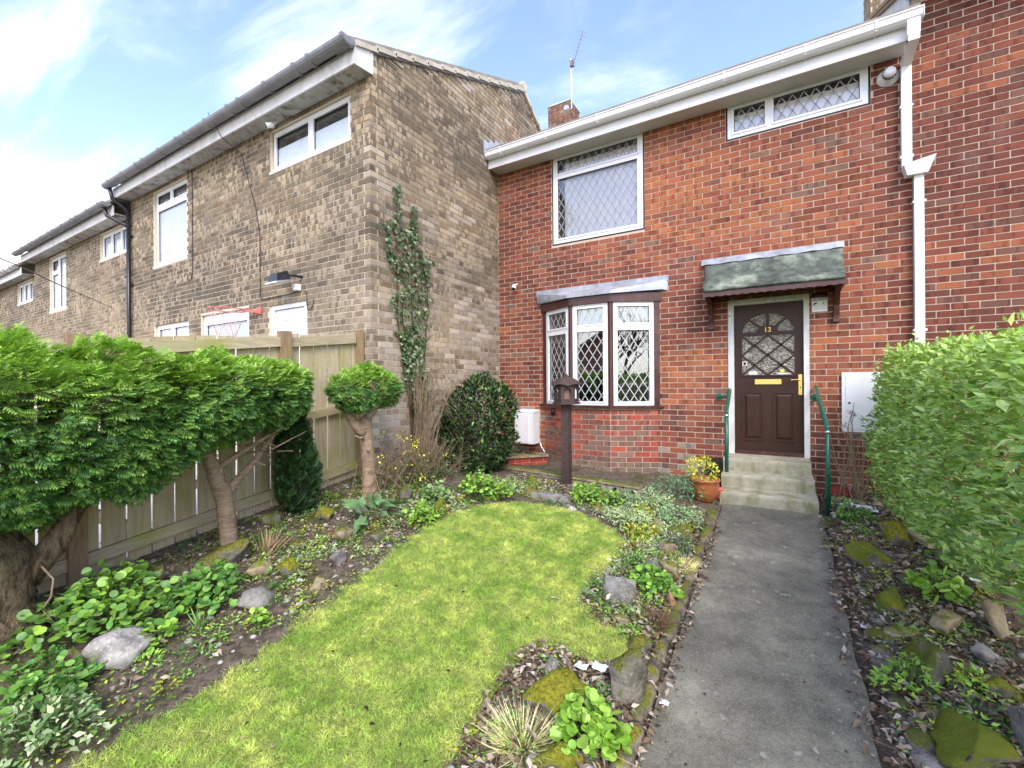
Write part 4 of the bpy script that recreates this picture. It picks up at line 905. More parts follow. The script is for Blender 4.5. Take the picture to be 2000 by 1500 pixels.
h1 = terrace(-11.0, GX, 0, [
    (-6.19, -4.49, 4.355, 4.955, [(-6.12, -5.36, 4.44, 4.885), (-5.28, -4.56, 4.44, 4.885)], 'frost'),
    (-9.98, -8.68, 3.545, 4.955, [(-9.91, -9.37, 4.70, 4.885), (-9.30, -8.75, 4.70, 4.885), (-9.90, -8.76, 3.64, 4.60)], 'net'),
    (-8.22, -6.77, 1.45, 2.515, [(-8.13, -6.87, 1.55, 2.36)], 'net'),
    (-9.97, -8.65, 1.45, 2.50, [(-9.88, -9.36, 1.55, 2.41), (-9.27, -8.74, 1.55, 2.41)], 'net')],
    'brown brick house whose gable end towers over the garden', True, 300, door=(-6.25, -5.37, .3, 2.495))
h2 = terrace(-17.3, -11.012, -.315, [
    (-12.62, -11.06, 4.05, 4.64, [(-12.55, -12.12, 4.13, 4.57), (-12.04, -11.6, 4.13, 4.57), (-11.54, -11.14, 4.13, 4.57)], 'net'),
    (-16.06, -14.80, 3.25, 4.64, [(-15.99, -15.50, 4.30, 4.57), (-15.99, -15.50, 3.34, 4.22), (-15.42, -14.87, 3.34, 4.57)], 'net')],
    'lower brown brick house beyond the black downpipe', False, 0)
h3 = terrace(-24.5, -17.312, -.63, [
    (-19.0, -17.5, 3.72, 4.32, [(-18.93, -18.5, 3.80, 4.25), (-18.43, -18.05, 3.80, 4.25), (-17.98, -17.57, 3.80, 4.25)], 'net'),
    (-23.2, -21.9, 2.9, 4.30, [(-23.1, -22.6, 3.0, 4.2), (-22.5, -22.0, 3.0, 4.2)], 'net')],
    'farthest brown brick house of the terrace with white gutter', False, 0, True)
# neighbour's door
LF = Fr((0, LY, 0), (1, 0, 0), (0, -1, 0)); m = MB()
for q in rect_minus(-6.24, -5.38, .3, 2.49, [(-6.17, -5.45, .25, 2.42)]): m.lbox(LF, q[0], q[1], -.1, -.02, q[2], q[3])
m.build('door_frame', MAT['upvc'], h1); nd = MB().lbox(LF, -6.16, -5.46, -.09, -.05, .3, 2.41).build('door', MAT['upvc'], h1)
m = MB()
for q in rect_minus(-6.07, -5.55, .5, 2.31, [(-6.02, -5.60, .55, 2.26)]): m.lbox(LF, q[0], q[1], -.05, -.04, q[2], q[3])
m.build('moulding', MAT['upvc'], nd)
hx = [(-6.01, 1.72), (-5.61, 1.72), (-5.61, 1.99), (-5.70, 2.06), (-5.92, 2.06), (-6.01, 1.99)]; m = MB()
m.prism([LF.p(u, -.0495, z) for u, z in hx], LF.N*.016); m.build('moulding', MAT['upvc'], nd)
MB().prism([LF.p(-5.81+(u+5.81)*.78, -.034, 1.86+(z-1.86)*.78) for u, z in hx], LF.N*.002).build('pane', MAT['obscure'], nd)
# black downpipe shared by the two houses
bp = MB().tube([(-10.93, LY-.06, .2), (-10.93, LY-.06, 4.72)], .036, 12).build('downpipe', MAT['black_pipe'], h1, True)
MB().tube([(-10.93, LY-.06, 4.70), (-10.93, LY-.08, 4.80), (-10.98, 3.36, 4.98), (-10.98, 3.32, 5.16)], .036, 12).build('swan_neck', MAT['black_pipe'], bp, True)
MB().tube([(-10.96, LY-.06, 4.50), (-11.02, LY-.10, 4.54), (-11.25, 3.36, 4.70), (-11.25, 3.32, 4.84)], .036, 12).build('branch_pipe', MAT['black_pipe'], bp, True)
for z in (3.35, 2.2, 4.3): MB().lbox(LF, -10.985, -10.875, 0, .04, z-.02, z+.02).build('pipe_clip', MAT['black_pipe'], bp)
# things fixed to the brown wall
c2_ = cctv('security_camera', (-5.93, LY-.10, 4.93), (-.35, -.6, -.25), 'white security camera under the soffit beside the frosted window')
MB().tube([(-5.93, LY-.10, 4.93), (-5.92, LY-.05, 5.02)], .014, 8).build('bracket', MAT['white_pl'], c2_)
fl = empty('floodlight', (-5.56, LY-.18, 2.75), 'black and silver floodlight on the brown wall above the white door', 'floodlight')
m = MB().hexa([(-5.72, LY-.33, 2.68), (-5.50, LY-.33, 2.68), (-5.48, LY-.15, 2.74), (-5.74, LY-.15, 2.74), (-5.69, LY-.31, 2.80), (-5.53, LY-.31, 2.80), (-5.53, LY-.17, 2.86), (-5.69, LY-.17, 2.86)]); m.build('housing', MAT['black_pipe'], fl)
MB().hexa([(-5.74, LY-.35, 2.665), (-5.48, LY-.35, 2.665), (-5.46, LY-.13, 2.725), (-5.76, LY-.13, 2.725), (-5.74, LY-.35, 2.685), (-5.48, LY-.35, 2.685), (-5.46, LY-.13, 2.745), (-5.76, LY-.13, 2.745)]).build('glass_bezel', MAT['steel'], fl)
MB().tube([(-5.56, LY-.16, 2.80), (-5.50, LY-.12, 2.80), (-5.46, LY, 2.80)], .018, 8).build('arm', MAT['black_pipe'], fl)
MB().lbox(LF, -5.56, -5.48, .01, .08, 2.62, 2.70).build('sensor', MAT['white_pl'], fl)
def cable(path, label, r=.006):
    o = MB().tube(path, r, 6).build('cable', MAT['black_pipe'], None, off=tuple(path[0])); tag(o, label, 'cable')
cable([(-7.05, 3.24, 5.30), (-7.0, 3.40, 5.0), (-6.92, LY-.02, 4.85), (-6.55, LY-.012, 3.95), (-6.45, LY-.012, 3.55), (-6.45, LY-.012, 2.66), (-6.42, LY-.012, 2.60), (-6.36, LY-.012, 2.59), (-5.75, LY-.012, 2.60), (-5.53, LY-.012, 2.62)], 'black cable running from the gutter down the brown wall to the floodlight')
cable([(-8.46, LY-.012, 5.0), (-8.46, LY-.012, 3.30), (-8.50, LY-.012, 3.18), (-8.58, LY-.02, 3.14), (-8.66, LY-.012, 3.2)], 'thin black cable ending in a loop beside the large upstairs window')
cable([(-5.40, LY-.012, 2.60), (-5.36, LY-.012, 2.58), (-5.345, LY-.02, 2.40), (-5.31, LY-.03, 2.34), (-5.25, LY-.03, 2.34), (-5.22, LY-.02, 2.40), (-5.22, LY-.012, 2.47)], 'short looped black cable at the corner of the white door')
# basketball hoop
hp_ = empty('basketball_hoop', (-6.60, LY, 2.44), 'red basketball hoop with torn net on the brown wall', 'hoop')
MB().lbox(LF, -6.53, -6.43, .002, .02, 2.39, 2.49).build('bracket', MAT['red_pl'], hp_)
HC = Vector((-6.72, LY-.34, 2.435)); HR = .225
MB().tube([HC+Vector((HR*math.cos(a), HR*math.sin(a), 0)) for a in [2*math.pi*k/28 for k in range(29)]], .008, 6).build('rim', MAT['red_pl'], hp_, True)
MB().bar(HC+Vector((.15, .17, -.01)), (-6.48, LY-.01, 2.43), (.012, 0, 0), (0, 0, .02)).bar(HC+Vector((-.05, .21, -.01)), (-6.52, LY-.01, 2.45), (.008, 0, 0), (0, 0, .012)).build('strut', MAT['red_pl'], hp_)
m = MB(); netm = []
for k in range(0, 12):
    for s_ in (1, -1):
        if (k*7+s_) % 5 == 0: continue
        pts = []
        for j in range(6):
            a = 2*math.pi*(k+s_*j*.5)/12; r = HR*(1-.09*j)*(1 if j < 4 else .93); pts.append(HC+Vector((r*math.cos(a), r*math.sin(a), -.075*j+.02*math.sin(k*2.3+j))))
        m.tube(pts, .003, 4)
m.build('net', plain('faded_net', (.60, .36, .34), .8, .3), hp_)
# ------------------------------------------------------------------ timber fence on the left boundary
FX = -4.30
fence = empty('wooden_fence', (FX, 1.8, 0), 'weathered boarded timber fence green with algae along the left boundary', 'fence')
fb = lambda y: -.185+.126*y; ft = lambda y: 1.565+.112*y
posts = [-.42, 1.10, 2.66, 3.585]
y = -.40
while y < 3.56:
    w_ = rnd.uniform(.138, .15); gap = rnd.uniform(.013, .024)
    if y+w_ > 3.57: w_ = 3.57-y
    t0 = rnd.uniform(-.012, .012); ln = rnd.uniform(-.004, .004)
    MB().hexa([(FX-.031, y, fb(y)+.015), (FX-.012, y, fb(y)+.015), (FX-.012, y+w_, fb(y)+.022), (FX-.031, y+w_, fb(y)+.022), (FX-.031, y+ln, ft(y)+t0), (FX-.012, y+ln, ft(y)+t0), (FX-.012, y+w_+ln, ft(y+w_)+t0), (FX-.031, y+w_+ln, ft(y+w_)+t0)]).build('fence_board', MAT['fence'], fence)
    y += w_+gap
for a, b in zip(posts, posts[1:]):
    for d0, d1, base in ((-.125, -.028, ft), (.80, .885, fb), (.10, .19, fb)):
        s = 0. if base is ft else 0.
        MB().hexa([(FX-.0115, a+.05, base(a)+d0), (FX+.033, a+.05, base(a)+d0), (FX+.033, b-.05, base(b)+d0), (FX-.0115, b-.05, base(b)+d0), (FX-.0115, a+.05, base(a)+d1), (FX+.026, a+.05, base(a)+d1), (FX+.026, b-.05, base(b)+d1), (FX-.0115, b-.05, base(b)+d1)]).build('rail', MAT['rail'], fence)
for p in posts:
    hw = .05 if p < 3.5 else .035
    MB().hexa([(FX-.035, p-hw, fb(p)-.3), (FX+.065, p-hw, fb(p)-.3), (FX+.065, p+hw, fb(p)-.3), (FX-.035, p+hw, fb(p)-.3), (FX-.035, p-hw, ft(p)+.035), (FX+.065, p-hw, ft(p)+.03), (FX+.065, p+hw, ft(p)+.035), (FX-.035, p+hw, ft(p)+.04)]).build('post', MAT['post'], fence)

# ------------------------------------------------------------------ rocks and edging
def ico(sub):
    bm = bmesh.new(); bmesh.ops.create_icosphere(bm, subdivisions=sub, radius=1); v = np.array([x.co[:] for x in bm.verts]); f = np.array([[q.index for q in x.verts] for x in bm.faces]); bm.free(); return v, f
ICO = {2: ico(2), 3: ico(3)}
def rock(name, x, y, w_, d_, h_, mat, label, cat='rock', group=None, rot=None, tilt=0., rough=.36, sharp=True, z=None, sub=3, sink=.3, flat=False):
    v, f = ICO[sub]; v = v.copy(); s = rnd.uniform(0, 99)
    if sharp:                                                 # cut by random planes for facets
        for _ in range(14):
            nrm_ = nrm(R_.normal(0, 1, 3)); d = rnd.uniform(.42, .8); k = v@nrm_; v -= np.outer(np.maximum(k-d, 0), nrm_)
    for i in range(len(v)):
        q = Vector(v[i]); v[i] *= 1+rough*.7*noise.noise(q*1.3+Vector((s, 0, 0)))+rough*.4*noise.noise(q*3.4+Vector((0, s, 0)))+rough*.16*noise.noise(q*8+Vector((0, s, s)))
    if flat: v[:, 2] = np.where(v[:, 2] > .45, .45+(v[:, 2]-.45)*.25, v[:, 2])
    v *= np.array([w_/2, d_/2, h_/(2-2*sink*.5)*1.0])
    r = rnd.uniform(0, 6.28) if rot is None else rot
    M_ = np.array((Matrix.Rotation(r, 3, 'Z') @ Matrix.Rotation(tilt, 3, 'X')))
    v = v@M_.T; v[:, 2] += h_*(.5-sink*.5)
    me = np_mesh('rock', v, f, smooth=not sharp); zz_ = G(x, y) if z is None else z
    return tag(link(name, me, MAT[mat], None, Matrix.Translation((x, y, zz_-.025))), label, cat, group)
rk_ = [
 ('R1', -3.10, .95, .34, .20, .155, 'rock_pale', 'large pale grey limestone rock at the edge of the leafy clump', 1.26),
 ('R2', -3.26, .79, .19, .15, .13, 'rock_rust', 'small rusty brown rock beside the pale limestone rock', 1.3),
 ('R3', -3.60, 1.76, .42, .26, .17, 'rock_moss', 'long mossy boulder at the foot of the branching trunk', 1.12),
 ('R4', -3.29, 1.84, .23, .18, .13, 'rock_tan', 'pale tan rock next to the long mossy boulder', 1.1),
 ('R5', -3.05, 1.92, .16, .14, .16, 'rock_moss2', 'upright rock capped with yellow moss near the dried stalks', None),
 ('R6', -2.90, 1.62, .22, .15, .12, 'rock_grey', 'flat grey rock on the soil beside the round-leaved clump', 1.1),
 ('R7', -3.80, 1.36, .19, .15, .15, 'rock_tan', 'brown rock behind the leafy clump at the fence', None),
 ('R8', -3.93, 2.32, .25, .17, .14, 'rock_moss', 'dark mossy rock against the fence by the dark conifer', None),
 ('R9', -3.68, 2.68, .22, .16, .12, 'rock_moss2', 'yellow mossy rock between dark conifer and ball-headed tree', None),
 ('R10', -3.20, 2.50, .29, .20, .13, 'rock_tan', 'wide tan rock with moss below the foxglove leaves', None),
 ('R11', -2.92, 2.24, .19, .15, .12, 'rock_grey', 'grey rock close to the left lawn edge', None),
 ('R12', -3.42, 2.22, .25, .16, .07, 'rock_moss', 'low mossy rock behind the dried stalks', None),
 ('R15', -.94, 2.96, .25, .17, .16, 'rock_grey', 'dark grey rock with a yellow moss foot at the lawn notch', .6),
 ('R16', -.84, 3.41, .18, .15, .12, 'rock_grey', 'rounded grey rock behind the fresh green clump', None),
 ('R16b', -.715, 3.49, .15, .13, .11, 'rock_tan', 'small tan grey rock behind the fresh green clump', None),
 ('R17', -.775, 4.07, .24, .17, .12, 'rock_moss', 'dark mossy rock beside the blue-grey rockery plants', None),
 ('R18', -1.0, 4.20, .21, .12, .10, 'rock_tan', 'pale sloping slab among the silver rockery plants', None),
 ('R19', -.655, 2.17, .19, .20, .25, 'rock_moss', 'tall grey rock leaning on the mossy path edging', .2),
 ('R20', -.96, 1.92, .30, .22, .15, 'rock_moss2', 'broad rock covered in olive moss below the lawn corner', .46),
 ('R21', -.80, 1.69, .19, .15, .10, 'rock_moss2', 'bright yellow moss mound beside the primrose leaves', None),
 ('R22', -.90, 1.64, .07, .06, .05, 'rock_grey', 'tiny dark stone beside the yellow moss mound', None),
 ('R23', -.79, 3.76, .19, .15, .12, 'rock_tan', 'cream coloured rock among dead leaves near the path edging', None),
 ('R24', -.635, 3.09, .07, .08, .10, 'rock_rust', 'small pinkish stone standing by the path edging', None),
 ('S1', .80, 4.80, .31, .22, .19, 'rock_moss2', 'square mossy rock beside the plank at the hedge foot', .1),
 ('S2', .585, 4.31, .28, .20, .18, 'rock_moss2', 'bright green mossy rock next to the path cobbles', .4),
 ('S3', .60, 3.68, .24, .18, .14, 'rock_moss2', 'low rock with glowing yellow moss behind the cobbles', None),
 ('S4', .82, 3.53, .20, .16, .11, 'rock_tan', 'flat tan rock lying in dead leaves beside the upright slab', None),
 ('S9', .64, 3.05, .20, .18, .20, 'rock_moss', 'dark angular rock with a mossy top above the bright weeds', None),
 ('S10', .88, 3.0, .18, .14, .09, 'rock_moss2', 'small mossy rock in the leaf litter under the hedge', None),
 ('S11', .69, 2.55, .36, .27, .16, 'rock_moss2', 'large flat mossy rock beside the big path cobbles', None),
 ('S12', .90, 2.68, .16, .20, .18, 'rock_grey', 'plain grey rock behind the large flat mossy rock', None),
 ('S14', .61, 2.71, .12, .10, .08, 'rock_moss', 'small olive mossy stone between cobbles and mossy rock', None),
 ('S15', .78, 4.10, .20, .13, .05, 'rock_moss', 'mossy stone almost buried in the leaf litter by the round-leaved weeds', None),
 ('N1', -3.45, 2.92, .16, .12, .09, 'rock_grey', 'small grey rock behind the foxglove', None),
 ('N2', -3.86, 2.02, .16, .12, .10, 'rock_moss', 'mossy stone touching the forked trunk', None),
 ('N3', -2.78, 1.95, .12, .10, .07, 'rock_tan', 'small tan stone at the left lawn edge', None),
 ('N4', -2.92, 2.62, .17, .13, .10, 'rock_moss', 'olive stone between foxglove and lawn', None),
 ('N5', -3.36, 3.42, .20, .15, .12, 'rock_moss', 'mossy stone right of the ball-headed tree', None),
 ('N6', -1.55, 4.24, .18, .13, .09, 'rock_moss', 'mossy stone before the dark grey-green plant', None),
 ('N7', -1.30, 4.36, .14, .11, .08, 'rock_grey', 'grey stone between silver mound and grey-green plant', None),
 ('N8', -.72, 4.26, .17, .12, .10, 'rock_moss2', 'moss capped stone at the bluish cushion', None),
 ('N9', -.70, 2.55, .16, .13, .10, 'rock_moss', 'mossy stone at the tip of the lawn tongue', None),
 ('N10', .70, 4.52, .13, .10, .07, 'rock_grey', 'small grey stone between the two mossy rocks', None),
 ('N11', .92, 3.26, .17, .13, .09, 'rock_grey', 'grey stone half buried beyond the flat tan rock', None),
 ('N12', .60, 3.36, .14, .12, .08, 'rock_tan', 'tan stone beside the cobbles near the dark angular rock', None),
 ('N13', -1.05, 2.12, .13, .10, .08, 'rock_grey', 'grey stone against the lawn edge by the torn scrap', None),
 ('N14', -.86, 2.72, .13, .10, .07, 'rock_tan', 'buff stone between lawn tongue and dead heather', None),
 ('M1', -2.60, 3.86, .28, .18, .10, 'rock_moss2', 'mossy stone at the far left curve of the lawn', None),
 ('M2', -2.82, 3.30, .20, .16, .14, 'rock_moss2', 'yellow moss covered stone beside the low green clump left of the lawn', None),
 ('M3', -2.34, 4.30, .34, .14, .09, 'rock_moss2', 'mossy edging stone behind the far tip of the lawn', .05),
 ('M4', -1.80, 4.16, .12, .10, .06, 'rock_pale', 'small white stone at the far right curve of the lawn', None),
 ('M5', -2.06, 4.86, .20, .16, .15, 'rock_tan', 'rounded tan stone at the foot of the bird table post', None),
 ('M6', -2.55, 4.72, .15, .12, .14, 'rock_moss2', 'small moss topped stone left of the bird table', None),
 ('M7', -3.0, 4.25, .22, .15, .12, 'rock_moss2', 'mossy stone under the dark evergreen bush', None),
 ('M8', -3.50, 6.02, .34, .2, .12, 'rock_moss', 'mossy stone lying in the raised corner bed', None),
 ('M9', -.60, 4.70, .15, .11, .07, 'rock_tan', 'pale pebble slab at the corner of path and pot', None),
 ('M10', -.62, 4.92, .17, .13, .07, 'rock_moss', 'flat mossy stone below the terracotta pot', None),
 ('M11', -.95, 4.02, .15, .12, .09, 'rock_moss2', 'small yellow moss cushion among the rockery plants', None)]
for _, x, y, w_, d_, h_, mt, lb, rot in rk_: rock('rock', x, y, w_*1.2, d_*1.2, h_*1.4, mt, lb, 'rock', 'rockery stones', rot)
# flat slabs stood on edge under the hedge
for x, y, w_, d_, h_, tl, rot, mt, lb in ((1.03, 3.52, .20, .10, .34, .35, 1.1, 'rock_tan', 'pale sandstone slab tilted upright below the hedge'), (1.05, 4.43, .26, .10, .20, .5, 1.0, 'rock_grey', 'grey paving slab leaning under the hedge'), (1.12, 4.08, .14, .08, .20, .4, .9, 'rock_tan', 'small pale slab leaning under the hedge')):
    rock('stone_slab', x, y, w_, d_, h_, mt, lb, 'slab', 'slabs leaning under the hedge', rot, -tl, .12, True, None, 3, .25)
o = MB().bar((.93, 4.98, G(.93, 4.9)+.03), (1.0, 4.55, G(1, 4.6)+.08), (.035, .006, 0), (0, .004, .018)).build('plank', MAT['rail'], None, off=(.96, 4.75, .0)); tag(o, 'short weathered plank lying at the foot of the hedge', 'plank')
o = MB().bar((-2.30, 4.27, .14), (-1.92, 4.33, .115), (.01, .06, 0), (0, 0, .035)).build('stone_slab', MAT['rock_grey'], None, off=(-2.1, 4.28, .08)); tag(o, 'narrow grey stone slab behind the tip of the lawn', 'slab')
cob = [(.40, 5.02), (.395, 4.69), (.43, 4.41), (.43, 4.28), (.45, 4.08), (.46, 3.91), (.47, 3.73), (.52, 3.53), (.51, 3.32), (.50, 3.18), (.47, 3.06), (.50, 2.78), (.54, 2.66), (.505, 2.56), (.46, 2.90), (.38, 5.20), (.53, 2.42), (.42, 4.55), (.41, 4.85)]
for i, (x, y) in enumerate(cob):
    s = rnd.uniform(.07, .12) if y > 3.4 else rnd.uniform(.085, .145); x += rnd.gauss(0, .012)
    rock('cobble', x, y, s*1.3, s*.85, s*.5, rnd.choice(['cobble', 'cobble', 'cobble', 'rock_grey', 'rock_moss']), 'rounded river cobble in the row along the hedge side of the path', 'cobble', 'cobbles along the path', None, 0, .10, False, None, 3, .2)
for x, y in ((.56, 5.86), (.70, 5.80), (.84, 5.72)): rock('cobble', x, y, .14, .11, .10, 'rock_tan', 'round yellowish stone in the row below the wall by the steps', 'cobble', 'yellowish stones by the steps', None, 0, .1, False, None, 3, .2)
# mossy edging along the path
y = 1.55
while y < 4.62:
    L = rnd.uniform(.24, .42); x = -.60+rnd.uniform(-.012, .012); m = MB(); P = []; n = 10; a1 = rnd.uniform(-.03, .03); r0 = rnd.uniform(.040, .052)
    pts = [(x+a1*(i/8-.5)*.6, y+L*i/8, hp(y+L*i/8)+.030) for i in range(9)]; m.tube(pts, [r0*.7]+[r0*(1+.15*noise.noise(Vector((y*7, i, 3)))) for i in range(7)]+[r0*.75], 10)
    o = m.build('path_edging', MAT['edging'], None, True, off=(x, y, hp(y))); tag(o, 'mossy rounded edging stone between rockery and concrete path', 'edging', 'edging stones along the path'); y += L+rnd.uniform(.005, .03)

# ------------------------------------------------------------------ perforated block edging and little brick planter by the bay
pe = empty('perforated_edging', (-2.4, 5.08, .1), 'row of perforated concrete blocks edging the bed below the bay window', 'edging')
A, B = Vector((-3.42, 5.30, 0)), Vector((-1.38, 5.13, 0)); U = (B-A).normalized(); L = (B-A).length; n = 10
for i in range(n):
    fr = Fr(A+U*(L*i/n), U, U.cross(ZV)); l = L/n-.006; z0, z1 = .035-.004*i, .168-.004*i; m = MB(); cu, cz, r = l/2, (z0+z1)/2, .036; k = 16
    sq = []
    for j in range(k):
        a = 2*math.pi*j/k; ca, sa = math.cos(a), math.sin(a); s = min((l/2)/max(1e-6, abs(ca)), ((z1-z0)/2)/max(1e-6, abs(sa))); sq.append((cu+ca*s, cz+sa*s))
    ci = [(cu+r*math.cos(2*math.pi*j/k), cz+r*math.sin(2*math.pi*j/k)) for j in range(k)]
    P = [fr.p(u, 0, z) for u, z in sq]+[fr.p(u, 0, z) for u, z in ci]+[fr.p(u, -.09, z) for u, z in ci]+[fr.p(u, -.10, z) for u, z in sq]
    fs = []
    for j in range(k): j2 = (j+1) % k; fs += [(j, j2, k+j2, k+j), (k+j, k+j2, 2*k+j2, 2*k+j), (j, 3*k+j, 3*k+j2, j2)]
    fs += [tuple(2*k+j for j in range(k)), tuple(3*k+j for j in range(k))]
    m.add(P, fs).build('block', MAT['step'], pe)
MB().bar(A+Vector((0, .045, .18)), B+Vector((0, .045, .14)), U.cross(ZV)*.062, (0, 0, .012)).build('coping', MAT['rock_tan'], pe)
pl = empty('brick_planter', (-3.25, 5.9, .1), 'low red brick planter wall with mossy coping beside the bay', 'planter')
A, B = Vector((-3.42, 5.55, 0)), Vector((-3.02, 6.02, 0)); U = (B-A).normalized(); fr = Fr(A, U, U.cross(ZV)); LL = (B-A).length
for k in range(2):
    u = -.1125*(k % 2)
    while u < LL:
        a, b = max(0, u+.005), min(LL, u+.22)
        if b-a > .03: MB().lbox(fr, a, b, -.1, rnd.uniform(0, .004), .10+.075*k+.005, .10+.075*k+.07, wpick([((.36, .06, .035), 1), ((.28, .05, .035), 1)])).build('brick', MAT['red_brick'], pl)
        u += .225
MB().lbox(fr, 0, LL, -.096, -.008, .06, .252).build('mortar', MAT['red_mortar'], pl); MB().lbox(fr, -.03, LL+.02, -.12, .03, .252, .288).build('coping', MAT['rock_tan'], pl)
o = MB().hexa([(-3.62, 5.20, .12), (-3.43, 5.10, .12), (-3.38, 5.19, .12), (-3.57, 5.29, .12), (-3.62, 5.20, .21), (-3.43, 5.10, .215), (-3.38, 5.19, .205), (-3.57, 5.29, .21)], (.36, .07, .04)).build('loose_brick', MAT['red_brick'], None, off=(-3.5, 5.2, .12)); tag(o, 'loose red brick at the end of the perforated edging', 'brick')
o = MB().hexa([(.47, 6.16, 0.), (.66, 6.10, 0.), (.69, 6.20, 0.), (.50, 6.26, 0.), (.47, 6.16, .07), (.66, 6.10, .075), (.69, 6.20, .07), (.50, 6.26, .07)], (.40, .07, .04)).build('loose_brick', MAT['red_brick'], None, off=(.56, 6.2, 0)); tag(o, 'lower loose red brick in the corner right of the steps', 'brick')
o = MB().hexa([(.50, 6.18, .072), (.70, 6.16, .072), (.71, 6.26, .072), (.51, 6.28, .072), (.50, 6.18, .14), (.70, 6.16, .14), (.71, 6.26, .14), (.51, 6.28, .14)], (.36, .06, .035)).build('loose_brick', MAT['red_brick'], None, off=(.6, 6.2, .072)); tag(o, 'upper loose red brick stacked in the corner right of the steps', 'brick')

# ------------------------------------------------------------------ bird table
bt = empty('bird_table', (-2.27, 5.07, .05), 'brown hexagonal bird table on a square wooden post', 'bird table')
MB().box(-2.322, -2.222, 5.02, 5.12, .0, 1.092).build('post', MAT['dkwood'], bt)
C = Vector((-2.267, 5.07, -.006)); hexp = lambda r, z, a0=math.pi/6: [C+Vector((r*math.cos(a0+math.pi*k/3), r*math.sin(a0+math.pi*k/3), z)) for k in range(6)]
MB().prism(hexp(.172, 1.10), (0, 0, .022)).build('floor', MAT['dkwood'], bt)
for k in range(6):
    a, b = hexp(.155, 0)[k], hexp(.155, 0)[(k+1) % 6]; U = (b-a).normalized(); fr = Fr(a, U, U.cross(ZV)); L = (b-a).length; m = MB()
    m.lbox(fr, 0, L, -.014, 0, 1.122, 1.165); hw = L*.30; mid = L/2; ro = [(mid+hw*math.cos(t_), 1.255+hw*math.sin(t_)) for t_ in [math.pi*i/10 for i in range(11)]]
    outer = [(L, 1.165)]+[(L, 1.352), (0, 1.352), (0, 1.165)]
    m.prism([fr.p(u, 0, z) for u, z in [(L, 1.165), (L, 1.352), (mid, 1.352), (mid, ro[5][1])]+ro[:5][::-1]+[(mid+hw, 1.165)]], -fr.N*.014)
    m.prism([fr.p(u, 0, z) for u, z in [(0, 1.165), (mid-hw, 1.165)]+ro[6:][::-1]+[(mid, ro[5][1]), (mid, 1.352), (0, 1.352)]], -fr.N*.014)
    m.build('arched_side', MAT['dkwood'], bt)
    # roof segment with a scalloped lower edge
    p0, p1 = hexp(.205, 1.345)[k], hexp(.205, 1.345)[(k+1) % 6]; ap = C+Vector((0, 0, 1.455)); top0, top1 = ap.lerp(p0, .12), ap.lerp(p1, .12); m = MB(); P = []; nn = 8
    for i in range(nn+1):
        f = i/nn; lo = p0.lerp(p1, f); up_ = top0.lerp(top1, f); mid_ = lo.lerp(up_, .5); sag = math.sin(f*math.pi)
        P += [lo+Vector((0, 0, -.022*sag+.012*abs(math.sin(f*math.pi*2)))), mid_+Vector((0, 0, .012+.012*sag)), up_]
    m.add(P, [(3*i, 3*i+3, 3*i+4, 3*i+1) for i in range(nn)]+[(3*i+1, 3*i+4, 3*i+5, 3*i+2) for i in range(nn)]); m.build('roof_panel', MAT['dkwood'], bt, True, fix=False)
MB().lathe(C+Vector((0, 0, 1.435)), [(.03, 0), (.034, .012), (.02, .02), (.016, .03), (.01, .038)], 10).build('finial', MAT['dkwood'], bt, True)
MB().lathe(C+Vector((0, 0, 1.122)), [(.09, 0), (.09, .18), (.02, .25)], 12).build('seed_store', plain('pinkish_plastic', (.22, .13, .11), .4, .1), bt)
o = MB().tube([C+Vector((.17, .0, 1.37)), C+Vector((.30, .04, 1.375))], .006, 6).build('perch', MAT['dkwood'], bt)

# ------------------------------------------------------------------ terracotta pot
pt = MB().lathe((-.715, 5.25, .055), [(.085, 0), (.10, .012), (.138, .10), (.152, .18), (.153, .215), (.163, .222), (.165, .242), (.158, .25), (.145, .245), (.138, .215), (.0, .205)], 32).build('plant_pot', MAT['terracotta'], None, True, off=(-.715, 5.25, .05)); tag(pt, 'glossy terracotta pot with a yellow-green shrub beside the steps', 'pot')
o = MB().lathe((-.62, 5.46, .05), [(.06, 0), (.075, .10), (.082, .11), (.07, .115), (.0, .1)], 18).build('plant_pot', MAT['red_pl'], None, True, off=(-.62, 5.46, .05)); tag(o, 'small reddish pot tucked behind the glossy terracotta pot', 'pot')
m = MB().box(-.80, -.61, 6.05, 6.38, .02, .36); o = m.build('planter_tub', MAT['black'], None, off=(-.7, 6.2, .02)); tag(o, 'black plastic tub standing between wall and steps', 'tub')
# ------------------------------------------------------------------ scraps of litter
def scrap(x, y, s, mat, label, z=.0, group=None):
    P = []; k = 4
    for j in range(k+1):
        for i in range(k+1):
            a, b = i/k-.5, j/k-.5; P.append((x+s*a, y+s*.8*b, G(x, y)+z+.018+s*.22*noise.noise(Vector((x*9+a*2.2, y*7+b*2.2, 1)))))
    m = MB().add(P, [(j*(k+1)+i, j*(k+1)+i+1, (j+1)*(k+1)+i+1, (j+1)*(k+1)+i) for j in range(k) for i in range(k)])
    o = m.build('litter', mat, None, off=(x, y, G(x, y)), fix=False); tag(o, label, 'litter', group)
scrap(-.505, 2.30, .045, MAT['paper'], 'square scrap of white paper on the path by the edging')
scrap(.44, 3.42, .05, MAT['paper'], 'white shell-like scrap on the hedge side path edge')
scrap(.66, 5.55, .30, MAT['paper'], 'crumpled white sheet in the bed right of the steps', .02)
scrap(.47, 5.66, .10, plain('pink_wrapper', (.62, .30, .55), .35, .4, 30, .5), 'crumpled pink and white wrapper beside the green handrail', .04)
scrap(-.91, 2.20, .07, MAT['paper'], 'torn white scrap among the dead leaves below the lawn corner', .02)
scrap(-.82, 2.24, .075, MAT['paper'], 'folded white tissue behind the olive mossy rock', .025)
